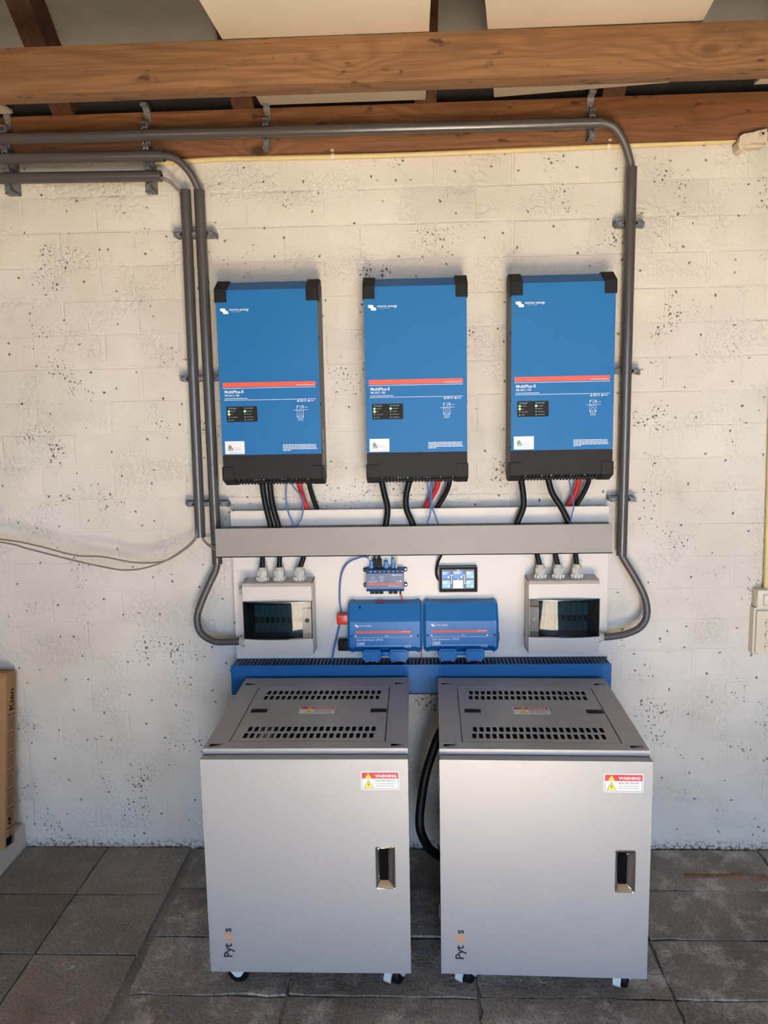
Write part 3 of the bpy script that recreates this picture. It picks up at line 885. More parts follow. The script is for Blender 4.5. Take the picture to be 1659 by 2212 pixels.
def make_inverter():
    t = thing('inverter', 'x', 'inverter')
    F = -0.1502
    b = bm_new()
    prism(b, [(0, 0.0), (-0.100, -0.003), (-0.146, 0.015), (-0.146, 0.597), (-0.100, 0.624), (0, 0.624)], -0.1555, 0.1555, 'X')
    hs = obj('housing', b, 'side', t)
    for s in (-1, 1):
        for z in (0.10, 0.245, 0.45):
            obj('screw', cyl(bm_new(), (s * 0.1545, -0.137, z), (s * 0.1590, -0.137, z), 0.0035, 12), 'black', hs)
    b = bm_new()
    for z0, z1 in ((0.05, 0.085), (0.09, 0.12), (0.13, 0.165)):
        box(b, 0.1553, 0.1558, -0.085, -0.055, z0, z1)
    obj('side_labels', b, 'printdim', hs)
    b = bm_new()
    prism(b, [(-0.1455, 0.0905), (-0.150, 0.0905), (-0.150, 0.598), (-0.100, 0.628), (-0.070, 0.628), (-0.070, 0.6245), (-0.099, 0.6245), (-0.1455, 0.5965)], -0.1575, 0.1575, 'X')
    fc = obj('front_cover', b, 'vblue', t, 20)
    b = bm_new()
    prism(b, [(-0.1455, 0.0145), (-0.150, 0.0145), (-0.150, 0.0890), (-0.1455, 0.0890)], -0.1575, 0.1575, 'X')
    obj('lower_cover', b, 'blackg', t, 20)
    for sx in (-1, 1):
        x0, x1 = sorted((sx * 0.1235, sx * 0.1605))
        b = bm_new()
        prism(b, [(-0.150, 0.562), (-0.1545, 0.562), (-0.1545, 0.601), (-0.101, 0.633), (-0.060, 0.633), (-0.060, 0.626), (-0.098, 0.626), (-0.150, 0.597)], x0, x1, 'X')
        xs0, xs1 = sorted((sx * 0.1576, sx * 0.1605))
        prism(b, [(-0.1545, 0.562), (-0.1545, 0.601), (-0.101, 0.633), (-0.060, 0.633), (-0.060, 0.600), (-0.110, 0.562)], xs0, xs1, 'X')
        obj('corner_cap', b, 'black', t, 20)
        b = bm_new()
        prism(b, [(-0.150, 0.052), (-0.1545, 0.052), (-0.1545, 0.012), (-0.101, -0.010), (-0.060, -0.010), (-0.060, -0.001), (-0.098, -0.0035), (-0.150, 0.015)], x0, x1, 'X')
        prism(b, [(-0.1545, 0.052), (-0.1545, 0.012), (-0.101, -0.010), (-0.060, -0.010), (-0.060, 0.020), (-0.110, 0.052)], xs0, xs1, 'X')
        obj('corner_cap', b, 'blackg', t, 20)
    # vent grille on the slanted lower edge
    b = bm_new()
    for k in range(24):
        x = -0.118 + 0.0103 * k
        prism(b, [(-0.149, 0.0145), (-0.101, -0.0045), (-0.101, -0.0095), (-0.150, 0.0095)], x - 0.0022, x + 0.0022, 'X')
    prism(b, [(-0.127, 0.0035), (-0.121, 0.001), (-0.121, -0.004), (-0.127, -0.0015)], -0.12, 0.12, 'X')
    g = obj('vent_grille', b, 'black', t, None)
    b = bm_new()
    rnd = random.Random(3)
    for k in range(13):
        x = rnd.uniform(-0.112, 0.112)
        box(b, x - rnd.uniform(0.002, 0.004), x + 0.002, -0.1462, -0.1452, 0.0085, 0.0115)
    obj('pale_vent_specks', b, 'inner', g, None)  # small pale grey bars scattered along the vent grille
    # print on the front cover
    b = bm_new(); logo(b, -0.1445, F, 0.5245, 0.0235)
    obj('logo', b, 'print', fc)
    text('victron energy', 0.0105, -0.1172, F, 0.5365, 'print', fc, bold=0.012)
    text('B L U E   P O W E R', 0.0036, -0.1095, F, 0.5318, 'print', fc)
    b = bm_new(); flat(b, rrect(-0.1475, 0.1450, 0.3025, 0.3170, 0.002, 2), F)
    rs = obj('red_stripe', b, 'redprint', fc)
    text('www.victronenergy.com', 0.0056, 0.1400, F - 0.0002, 0.3050, 'print', rs, 'RIGHT')
    b = bm_new()
    flat(b, [(-0.1475, 0.2986), (0.145, 0.2986), (0.145, 0.2998), (-0.1475, 0.2998)], F)
    flat(b, [(-0.1450, 0.2618), (0.145, 0.2618), (0.145, 0.2630), (-0.1450, 0.2630)], F)
    obj('rule_lines', b, 'print', fc)
    text('MultiPlus-II', 0.0136, -0.1430, F, 0.2838, 'print', fc, bold=0.012)
    text('48| 6k5 | 100', 0.0088, -0.1430, F, 0.2742, 'print', fc, bold=0.006)
    b = bm_new(); scribble(b, -0.1425, -0.070, F, 0.2662, 0.0019, 5)
    for k in range(5):
        scribble(b, 0.036, 0.144 if k < 4 else 0.060, F, 0.1190 - 0.0043 * k, 0.0021, 11 + k)
    obj('small_print', b, 'print', fc)
    # approval marks
    b = bm_new()
    flat(b, [(0.0850, 0.2545), (0.0925, 0.2545), (0.08875, 0.2610)], F)
    plate(b, [(0.0955, 0.2545), (0.1025, 0.2545), (0.1025, 0.2605), (0.0955, 0.2605)], [[(0.0970, 0.2558), (0.1010, 0.2558), (0.1010, 0.2592), (0.0970, 0.2592)]], F - 0.0002, F, 'Y')
    flat(b, [(0.1175, 0.2545), (0.1265, 0.2545), (0.1220, 0.2608)], F)
    obj('approval_marks', b, 'print', fc)
    text('CE', 0.0085, 0.1045, F, 0.2545, 'print', fc)
    text('IP21', 0.0068, 0.1280, F, 0.2547, 'print', fc)
    # wiring diagram
    b = bm_new()
    def ring(x0, x1, z0, z1, wd=0.0008):
        plate(b, [(x0, z0), (x1, z0), (x1, z1), (x0, z1)], [[(x0 + wd, z0 + wd), (x1 - wd, z0 + wd), (x1 - wd, z1 - wd), (x0 + wd, z1 - wd)]], F - 0.0002, F, 'Y')
    ring(0.084, 0.1045, 0.206, 0.242)
    ring(0.087, 0.1020, 0.196, 0.203)
    for x in (0.084, 0.1015):
        for z in (0.206, 0.237):
            flat(b, [(x, z), (x + 0.003, z), (x + 0.003, z + 0.005), (x, z + 0.005)], F)
    for cx, cz, r in ((0.0965, 0.235, 0.0034), (0.090, 0.2265, 0.0026), (0.0985, 0.2265, 0.0026), (0.0942, 0.2155, 0.0052)):
        plate(b, disc(cx, cz, r, 16), [disc(cx, cz, r - 0.0008, 16)], F - 0.0002, F, 'Y')
    for x0, x1, z in ((0.1045, 0.119, 0.2365), (0.1045, 0.119, 0.2285), (0.0735, 0.0955, 0.2275), (0.0915, 0.0975, 0.199)):
        flat(b, [(x0, z), (x1, z), (x1, z + 0.0009), (x0, z + 0.0009)], F)
    obj('wiring_diagram', b, 'print', fc)
    # indicator panel
    b = bm_new(); prism(b, rrect(-0.1385, -0.0415, 0.1945, 0.2425, 0.003, 3), F - 0.0010, F + 0.0004, 'Y')
    ip = obj('indicator_panel', b, 'black', fc)
    FI = F - 0.0012
    text('charger', 0.0092, -0.1335, FI, 0.2345, 'printdim', ip)
    text('inverter', 0.0092, -0.0825, FI, 0.2345, 'printdim', ip)
    for cx, col in ((-0.1310, ('led_g', 'led_y', 'led_off', 'led_off')), (-0.0805, ('led_g', 'led_off', 'led_off', 'led_off'))):
        for k, mm in enumerate(col):
            r = 0.0034 if mm != 'led_off' else 0.0018
            z = 0.2275 - 0.0090 * k
            obj('indicator_light', cyl(bm_new(), (cx, FI - 0.0010, z), (cx, FI + 0.0004, z), r, 14), mm, ip)
    b = bm_new()
    for k in range(4):
        scribble(b, -0.1255, -0.1255 + (0.017, 0.008, 0.020, 0.010)[k], FI, 0.2268 - 0.0090 * k, 0.0016, 30 + k)
        scribble(b, -0.0750, -0.0750 + (0.020, 0.016, 0.021, 0.023)[k], FI, 0.2268 - 0.0090 * k, 0.0016, 40 + k)
    obj('indicator_captions', b, 'printdim', ip)
    # installer's sticker with a small house emblem
    b = bm_new(); flat(b, rrect(-0.1485, -0.0865, 0.0935, 0.1340, 0.0008, 2), F - 0.0001)
    st = obj('sticker', b, 'sticker', fc)
    b = bm_new()
    flat(b, [(-0.1405, 0.1150), (-0.1330, 0.1240), (-0.1255, 0.1150), (-0.1275, 0.1150), (-0.1275, 0.1080), (-0.1385, 0.1080), (-0.1385, 0.1150)], F - 0.0004)
    obj('emblem_house', b, 'greenink', st)
    b = bm_new()
    flat(b, disc(-0.1265, 0.1095, 0.0048, 16, 0.8), F - 0.0005)
    flat(b, [(-0.1400, 0.1075), (-0.1250, 0.1050), (-0.1215, 0.1070), (-0.1250, 0.1035), (-0.1380, 0.1040)], F - 0.0005)
    obj('emblem_swoosh', b, 'blueink', st)
    text('Smart', 0.0068, -0.1190, F - 0.0004, 0.1105, 'printdim', st)
    b = bm_new(); scribble(b, -0.1190, -0.0980, F - 0.0004, 0.1062, 0.0016, 51); scribble(b, -0.1330, -0.0940, F - 0.0004, 0.0978, 0.0012, 52)
    obj('sticker_lines', b, 'printdim', st)
    return t
inv = make_inverter()
IX = (-0.4475, 0.0110, 0.4620)
for k, (x, lb) in enumerate(zip(IX, ('left one of the three blue wall inverters, beside the pair of upright pipes', 'middle one of the three blue wall inverters', 'right one of the three blue wall inverters, beside the single upright pipe'))):
    o = inv if k == 0 else copy_tree(inv)
    o.location = (x, -0.001, 1.330)
    tag(o, lb, 'inverter', 'blue wall inverters')

# cables below the inverters
cc = 'black cables under the inverters'
def drop(label, pts, r, mat, y0, y1, group, top=0.03):
    n = len(pts)
    P = [(pts[0][0], y0, pts[0][1] + top)] + [(x, y0 + (y1 - y0) * k / (n - 1), z) for k, (x, z) in enumerate(pts)]
    return cable('inverter_cable', label, P, r, mat, group=group)
drop('thick black cable under the left inverter, leftmost, going into the trunking', [(-0.495, 1.322), (-0.490, 1.270), (-0.482, 1.225), (-0.474, 1.185), (-0.472, 1.140)], 0.0098, 'rubber', -0.085, -0.082, cc)
drop('thick black cable under the left inverter, second from left, going into the trunking', [(-0.469, 1.321), (-0.466, 1.270), (-0.458, 1.225), (-0.448, 1.185), (-0.446, 1.140)], 0.0098, 'rubber', -0.092, -0.086, cc)
drop('thick red cable under the left inverter, going behind the white board', [(-0.378, 1.318), (-0.374, 1.290), (-0.367, 1.258), (-0.357, 1.225), (-0.350, 1.180)], 0.0085, 'red', -0.060, -0.0125, 'red cables under the inverters')
drop('black cable under the left inverter, right of the red one, going behind the white board', [(-0.345, 1.318), (-0.341, 1.290), (-0.334, 1.258), (-0.325, 1.225), (-0.318, 1.180)], 0.0080, 'rubber', -0.060, -0.0125, cc)
drop('thick black cable under the middle inverter, leftmost, going into the trunking', [(-0.104, 1.324), (-0.096, 1.280), (-0.087, 1.235), (-0.092, 1.190), (-0.104, 1.140)], 0.0098, 'rubber', -0.085, -0.082, cc)
drop('thick black cable under the middle inverter, second from left, going into the trunking', [(-0.015, 1.322), (-0.025, 1.280), (-0.026, 1.235), (-0.008, 1.188), (0.012, 1.140)], 0.0098, 'rubber', -0.085, -0.082, cc)
drop('thick red cable under the middle inverter, going behind the white board', [(0.080, 1.318), (0.072, 1.290), (0.055, 1.258), (0.036, 1.225), (0.022, 1.180)], 0.0085, 'red', -0.060, -0.0125, 'red cables under the inverters')
drop('black cable under the middle inverter, right of the red one, going behind the white board', [(0.117, 1.318), (0.110, 1.290), (0.095, 1.258), (0.076, 1.225), (0.062, 1.180)], 0.0080, 'rubber', -0.060, -0.0125, cc)
drop('thick black cable under the right inverter, leftmost, going into the trunking', [(0.346, 1.320), (0.353, 1.275), (0.353, 1.230), (0.336, 1.186), (0.318, 1.140)], 0.0098, 'rubber', -0.085, -0.082, cc)
drop('thick black cable under the right inverter, second from left, going into the trunking', [(0.433, 1.322), (0.446, 1.278), (0.474, 1.233), (0.498, 1.187), (0.515, 1.140)], 0.0098, 'rubber', -0.085, -0.082, cc)
drop('thick red cable under the right inverter, going behind the white board', [(0.537, 1.321), (0.533, 1.290), (0.524, 1.258), (0.512, 1.228), (0.502, 1.180)], 0.0085, 'red', -0.060, -0.0125, 'red cables under the inverters')
drop('black cable under the right inverter, right of the red one, going behind the white board', [(0.569, 1.320), (0.563, 1.290), (0.550, 1.258), (0.536, 1.228), (0.526, 1.180)], 0.0080, 'rubber', -0.060, -0.0125, cc)
cb = 'blue data cables under the inverters'
drop('thin blue data cable under the left inverter, left side of the loop', [(-0.415, 1.321), (-0.417, 1.268), (-0.412, 1.225), (-0.393, 1.176), (-0.385, 1.14)], 0.0025, 'bluec', -0.100, -0.085, cb)
drop('thin blue data cable under the left inverter, right side of the loop', [(-0.395, 1.319), (-0.369, 1.282), (-0.362, 1.244), (-0.370, 1.206), (-0.389, 1.176), (-0.395, 1.14)], 0.0025, 'bluec', -0.100, -0.085, cb)
drop('thin blue data cable under the middle inverter, ending further right', [(0.043, 1.320), (0.052, 1.262), (0.060, 1.231), (0.077, 1.183), (0.088, 1.14)], 0.0025, 'bluec', -0.100, -0.085, cb)
drop('thin blue data cable under the middle inverter, ending further left', [(0.055, 1.320), (0.056, 1.262), (0.053, 1.223), (0.043, 1.182), (0.036, 1.14)], 0.0025, 'bluec', -0.103, -0.088, cb)
drop('single thin blue data cable under the right inverter', [(0.495, 1.322), (0.506, 1.270), (0.5125, 1.232), (0.507, 1.202), (0.500, 1.14)], 0.0025, 'bluec', -0.108, -0.090, cb)

# ------------------------------------------------------------------ breaker boxes
def make_breaker(label, latch_side, gland_x, x):
    t = thing('breaker_box', label, 'breaker box', (x, -0.0505, 0.756), group='grey breaker boxes')
    W2, HT = 0.114, 0.246
    b = bm_new()
    box(b, -W2, W2, -0.004, 0.0, 0.0, HT)
    for s in (-1, 1):
        x0, x1 = sorted((s * W2, s * (W2 - 0.003)))
        prism(b, [(0, 0.0), (-0.072, 0.004), (-0.072, HT - 0.004), (0, HT)], x0, x1, 'X')
    prism(b, [(0, HT), (-0.072, HT - 0.004), (-0.072, HT - 0.008), (0, HT - 0.004)], -W2, W2, 'X')
    prism(b, [(0, 0), (-0.072, 0.004), (-0.072, 0.008), (0, 0.004)], -W2, W2, 'X')
    obj('enclosure', b, 'enc', t, 30)
    WL = 0.1132
    z0, z1 = 0.0585, 0.1845
    # front: upper and lower faces with a step round the edge
    b = bm_new()
    prism(b, [(-0.070, HT - 0.002), (-0.079, HT - 0.004), (-0.088, HT - 0.013), (-0.088, z1), (-0.070, z1)], -WL, WL, 'X')
    obj('upper_front', b, 'enc', t, 30)
    b = bm_new()
    prism(b, [(-0.070, 0.002), (-0.086, 0.002), (-0.088, 0.006), (-0.088, z0), (-0.070, z0)], -WL, WL, 'X')
    obj('lower_front', b, 'enc', t, 30)
    b = bm_new()
    for s in (-1, 1):
        xa, xb = sorted((s * WL, s * (WL - 0.003)))
        box(b, xa, xb, -0.086, -0.070, z0, z1)
    obj('side_front', b, 'enc', t, 30)
    # bowed smoked window with dark ends
    N = 28
    def yb(xx):
        return -0.0885 - 0.0150 * (1 - (xx / WL) ** 2)
    b = bm_new()
    vs = []
    for k in range(N + 1):
        xx = -WL + 2 * WL * k / N
        vs.append([bm_v for bm_v in (b.verts.new((xx, yb(xx), z0 + 0.002)), b.verts.new((xx, yb(xx), z1 - 0.002)))])
    for a, c in zip(vs, vs[1:]):
        b.faces.new((a[0], c[0], c[1], a[1]))
    win = obj('window', b, 'window', t, 60)
    b = bm_new()
    for za, zb in ((z0, z0 + 0.0035), (z1 - 0.0035, z1)):
        poly = [(-WL + 2 * WL * k / N, yb(-WL + 2 * WL * k / N) - 0.0006) for k in range(N + 1)]
        prism(b, poly + [(WL, -0.080), (-WL, -0.080)], za, zb, 'Z')
    for s in (-1, 1):
        xa, xb = sorted((s * WL, s * (WL - 0.003)))
        box(b, xa, xb, -0.0915, -0.080, z0, z1)
    obj('window_edge', b, 'winframe', win, 40)
    # darker clasp end with its round button
    s = latch_side
    xa, xb = sorted((s * (WL - 0.001), s * (WL - 0.031)))
    b = bm_new()
    ya, yb_ = yb(xa), yb(xb)
    prism(b, [(xa, ya - 0.0015), (xb, yb_ - 0.0015), (xb, yb_ + 0.004), (xa, ya + 0.004)], z0 + 0.020, z1 - 0.024, 'Z')
    la = obj('clasp', b, 'latch', t, 30)
    xm = (xa + xb) / 2
    obj('button', cyl(bm_new(), (xm, yb(xm) - 0.004, 0.121), (xm, yb(xm) + 0.001, 0.121), 0.007, 22), 'winframe', la)
    for zz in (z0 + 0.002, z1 - 0.021):
        b = bm_new()
        prism(b, [(xa, ya - 0.0008), (xb, yb_ - 0.0008), (xb, yb_ + 0.004), (xa, ya + 0.004)], zz, zz + 0.017, 'Z')
        obj('clasp_end', b, 'winframe', la, 30)
    # breakers behind the window
    bx('mounting_plate', 'winframe', t, -WL + 0.004, WL - 0.004, -0.045, -0.042, z0 - 0.03, z1 + 0.03)
    for k in range(9):
        xx = -0.080 + 0.0178 * k
        br = bx('breaker', 'inner', t, xx, xx + 0.0168, -0.072, -0.045, z0 + 0.016, z1 - 0.016, bev=0.0012)
        bx('toggle', 'black' if k > 1 else 'red', br, xx + 0.003, xx + 0.0138, -0.082, -0.072, 0.110, 0.126, bev=0.001)
    # glands on top
    for gx in gland_x:
        g = obj('gland', cyl(bm_new(), (gx, -0.045, HT - 0.004), (gx, -0.045, HT + 0.012), 0.0185, 6), 'gland', t, 25)
        b = bm_new()
        cyl(b, (gx, -0.045, HT + 0.012), (gx, -0.045, HT + 0.016), 0.0165, 24)
        cyl(b, (gx, -0.045, HT + 0.016), (gx, -0.045, HT + 0.032), 0.0180, 6)
        cyl(b, (gx, -0.045, HT + 0.032), (gx, -0.045, HT + 0.044), 0.0170, 24, 0.0120)
        obj('gland_nut', b, 'gland', g, 25)
        b = bm_new()
        for q in range(9):
            a = 2 * PI * q / 9
            box(b, gx + 0.0188 * math.cos(a) - 0.0022, gx + 0.0188 * math.cos(a) + 0.0022, -0.045 + 0.0188 * math.sin(a) - 0.0022, -0.045 + 0.0188 * math.sin(a) + 0.0022, HT - 0.002, HT + 0.011)
        obj('gland_ribs', b, 'gland', g, 25)
    return t
bl = make_breaker('left grey breaker box with a dark curved window, clasp on its right', 1, (-0.053, 0.003, 0.070), -0.4510)
b = bm_new()
cyl(b, (-0.114, -0.035, 0.207), (-0.124, -0.035, 0.207), 0.0150, 6)
cyl(b, (-0.124, -0.035, 0.207), (-0.136, -0.035, 0.207), 0.0145, 24, 0.0085)
obj('blind_gland', b, 'gland', bl, 25)
b = bm_new()
cyl(b, (-0.114, -0.035, 0.034), (-0.130, -0.035, 0.034), 0.0185, 6)
cyl(b, (-0.130, -0.035, 0.034), (-0.142, -0.035, 0.034), 0.0165, 24, 0.0125)
obj('side_gland', b, 'gland', bl, 25)
br = make_breaker('right grey breaker box with a dark curved window, clasp on its left', -1, (-0.071, -0.0125, 0.0475), 0.4785)
b = bm_new()
cyl(b, (0.114, -0.035, 0.041), (0.130, -0.035, 0.041), 0.0185, 6)
cyl(b, (0.130, -0.035, 0.041), (0.140, -0.035, 0.041), 0.0165, 24, 0.0125)
obj('side_gland', b, 'gland', br, 25)
b = bm_new()
pipe_mesh(b, (-0.1175, -0.037, 0.042), (-0.113, -0.037, 0.042), 0.0165, 0.0145, 24)
obj('knockout_ring', b, 'gland', br, 25)
gc = 'black cables into the breaker boxes'
for x, xt, lb in ((-0.504, -0.503, 'left gland of the left breaker box'), (-0.448, -0.446, 'middle gland of the left breaker box'), (-0.381, -0.366, 'right gland of the left breaker box'),
                  (0.4075, 0.398, 'left gland of the right breaker box'), (0.466, 0.457, 'middle gland of the right breaker box'), (0.526, 0.5225, 'right gland of the right breaker box')):
    cable('breaker_cable', 'short black cable dropping from the trunking into the ' + lb, [(xt, -0.086, 1.13), (xt, -0.090, 1.080), (x + (xt - x) * 0.35, -0.0945, 1.050), (x, -0.0955, 1.020), (x, -0.0955, 0.985)], 0.0082, 'rubber', group=gc)

# ------------------------------------------------------------------ controller, touch screen
t = thing('controller', 'small dark blue controller box with black mounting ears and plugs', 'controller', (-0.0995, -0.0505, 0.957))
b = bm_new()
prism(b, [(0, 0.0), (-0.030, 0.0), (-0.040, 0.010), (-0.040, 0.062), (-0.033, 0.074), (0, 0.076)], -0.0625, 0.0625, 'X')
cs = obj('casing', b, 'nblue', t, 20)
for s in (-1, 1):
    for z in (0.016, 0.068):
        x0, x1 = sorted((s * 0.058, s * 0.0735))
        b = bm_new()
        prism(b, rrect(x0, x1, z - 0.007, z + 0.007, 0.004), -0.006, 0.0, 'Y')
        e = obj('mounting_ear', b, 'black', t)
        obj('screw', cyl(bm_new(), (s * 0.068, -0.0075, z), (s * 0.068, -0.005, z), 0.0030, 14), 'chrome', e)
FY = -0.0402
text('Cerbo GX', 0.0068, -0.0550, FY, 0.0330, 'print', cs, bold=0.012)
b = bm_new(); flat(b, rrect(-0.0555, 0.0545, 0.0240, 0.0295, 0.001, 2), FY); obj('red_stripe', b, 'redprint', cs)
b = bm_new(); logo(b, 0.0245, FY, 0.0535, 0.0068); obj('logo', b, 'print', cs)
text('CE', 0.0070, 0.0360, FY, 0.0330, 'print', cs)
b = bm_new()
scribble(b, 0.0335, 0.0540, FY, 0.0555, 0.0018, 61)
scribble(b, 0.0110, 0.0540, FY, 0.0190, 0.0016, 62)
scribble(b, -0.0480, -0.0320, FY, 0.0485, 0.0012, 63)
scribble(b, -0.0480, -0.0340, FY, 0.0435, 0.0012, 64)
for k in range(5):
    scribble(b, -0.0170, -0.0070 + (k % 2) * 0.006, FY, 0.0530 - 0.0044 * k, 0.0010, 65 + k)
flat(b, [(0.0480, 0.0330), (0.0535, 0.0330), (0.0535, 0.0382), (0.0480, 0.0382)], FY)
obj('small_print', b, 'print', cs)
b = bm_new()
for k in range(8):
    x = -0.050 + 0.0148 * k
    box(b, x, x + 0.0065, -0.0375, -0.0360, 0.0672, 0.0690)
    box(b, x, x + 0.0060, -0.0345, -0.0335, 0.0050, 0.0066)
obj('port_captions', b, 'print', cs)
for x0, x1 in ((-0.0510, -0.0370), (-0.0355, -0.0220), (-0.0205, -0.0070), (0.0110, 0.0240), (0.0265, 0.0400), (0.0470, 0.0530)):
    bx('terminal_plug', 'black', t, x0, x1, -0.028, -0.008, -0.010, 0.001, bev=0.001)
for x, wd, h, mm in ((-0.0450, 0.0125, 0.026, 'bluecon'), (-0.0340, 0.0105, 0.032, 'black'), (-0.0185, 0.0165, 0.032, 'black'), (0.0040, 0.0145, 0.024, 'bluecon'), (0.0265, 0.0105, 0.034, 'bluecon'), (0.0375, 0.0050, 0.012, 'clear')):
    p = bx('plug', mm, t, x - wd / 2, x + wd / 2, -0.028, -0.012, 0.076, 0.076 + h, bev=0.002)
    if mm == 'black':
        bx('plug_strain_relief', mm, p, x - wd / 4, x + wd / 4, -0.024, -0.016, 0.076 + h, 0.104 + 0.016, bev=0.001)
    if mm == 'bluecon':
        bx('plug_tab', mm, p, x - wd / 5, x + wd / 5, -0.031, -0.026, 0.084, 0.092, bev=0.001)
cable('blue_data_cable', 'blue data cable curving from the controller down behind the red terminal cap', [(-0.148, -0.070, 1.064), (-0.165, -0.070, 1.072), (-0.186, -0.068, 1.069), (-0.225, -0.064, 1.049), (-0.247, -0.062, 1.007), (-0.254, -0.061, 0.935), (-0.251, -0.058, 0.872), (-0.262, -0.064, 0.816), (-0.276, -0.074, 0.760), (-0.283, -0.082, 0.715), (-0.285, -0.084, 0.68)], 0.0030, 'bluec')
cable('pale_cable', 'short pale cable from the controller up to the trunking', [(-0.062, -0.070, 1.043), (-0.060, -0.070, 1.060), (-0.062, -0.072, 1.090), (-0.064, -0.075, 1.12)], 0.0022, 'clear')
cable('white_cable', 'short white cable arching over the controller plugs', [(-0.145, -0.071, 1.060), (-0.150, -0.076, 1.072), (-0.130, -0.078, 1.082), (-0.118, -0.078, 1.10)], 0.0022, 'white')
cable('red_wire', 'thin red wire from the controller down to the left distributor', [(-0.0500, -0.068, 0.960), (-0.0495, -0.068, 0.942), (-0.0430, -0.069, 0.922), (-0.0440, -0.070, 0.900), (-0.0450, -0.070, 0.880)], 0.0026, 'red')
cable('red_wire', 'thin red wire arching over the top of the left distributor', [(-0.136, -0.072, 0.910), (-0.128, -0.075, 0.9215), (-0.115, -0.077, 0.9225), (-0.104, -0.076, 0.9195), (-0.098, -0.074, 0.908)], 0.0022, 'red')

t = thing('touch_screen', 'small touch screen with blue tiles on the white board', 'screen', (0.1425, -0.0505, 0.9495))
b = bm_new()
box(b, -0.0635, 0.0635, -0.021, 0.0, 0.0, 0.0865, bev=0.003)
bz = obj('bezel', b, 'black', t)
b = bm_new()
plate(b, rrect(-0.0640, 0.0640, -0.0005, 0.0870, 0.004), [rrect(-0.0618, 0.0618, 0.0018, 0.0848, 0.003)], -0.0222, -0.0195, 'Y')
obj('silver_edge', b, 'side', bz)
b = bm_new(); flat(b, [(-0.0545, 0.0115), (0.0530, 0.0115), (0.0530, 0.0765), (-0.0545, 0.0765)], -0.0213)
sc = obj('display', b, 'scr_dark', t)
SY = -0.0216
for x0, x1, z0, z1, mm in ((-0.0525, -0.0270, 0.0465, 0.0705, 'scr_blue'), (-0.0525, -0.0270, 0.0150, 0.0400, 'scr_mid'), (-0.0165, 0.0155, 0.0465, 0.0720, 'scr_blue'), (-0.0165, 0.0155, 0.0135, 0.0400, 'scr_white'), (0.0265, 0.0510, 0.0465, 0.0700, 'scr_mid'), (0.0265, 0.0510, 0.0150, 0.0400, 'scr_mid')):
    b = bm_new(); flat(b, [(x0, z0), (x1, z0), (x1, z1), (x0, z1)], SY)
    q = obj('screen_tile', b, mm, sc)
    if mm != 'scr_white':
        b = bm_new()
        scribble(b, x0 + 0.002, x1 - 0.008, SY - 0.0003, z1 - 0.005, 0.0022, int(x0 * 1e4))
        scribble(b, x0 + 0.002, x1 - 0.010, SY - 0.0003, z1 - 0.010, 0.0022, int(z0 * 1e4))
        box(b, x1 - 0.007, x1 - 0.0035, SY - 0.0004, SY, z0 + 0.002, z0 + 0.008)
        obj('tile_text', b, 'scr_white', q)
b = bm_new()
for x0, x1, z0, z1 in ((-0.0270, -0.0165, 0.0570, 0.0582), (-0.0225, -0.0213, 0.0300, 0.0575), (-0.0270, -0.0213, 0.0290, 0.0302), (0.0155, 0.0210, 0.0570, 0.0582), (0.0200, 0.0212, 0.0300, 0.0575), (0.0212, 0.0265, 0.0290, 0.0302), (-0.0010, 0.0002, 0.0400, 0.0465), (-0.0040, 0.0040, 0.0735, 0.0755)):
    box(b, x0, x1, SY - 0.0002, SY + 0.0002, z0, z1)
obj('flow_lines', b, 'scr_white', sc)
cable('screen_cable', 'short black cable from the trunking to the touch screen', [(0.098, -0.085, 1.12), (0.088, -0.082, 1.080), (0.076, -0.072, 1.050), (0.0705, -0.062, 1.012), (0.078, -0.058, 0.990), (0.095, -0.057, 0.985)], 0.0042, 'rubber')

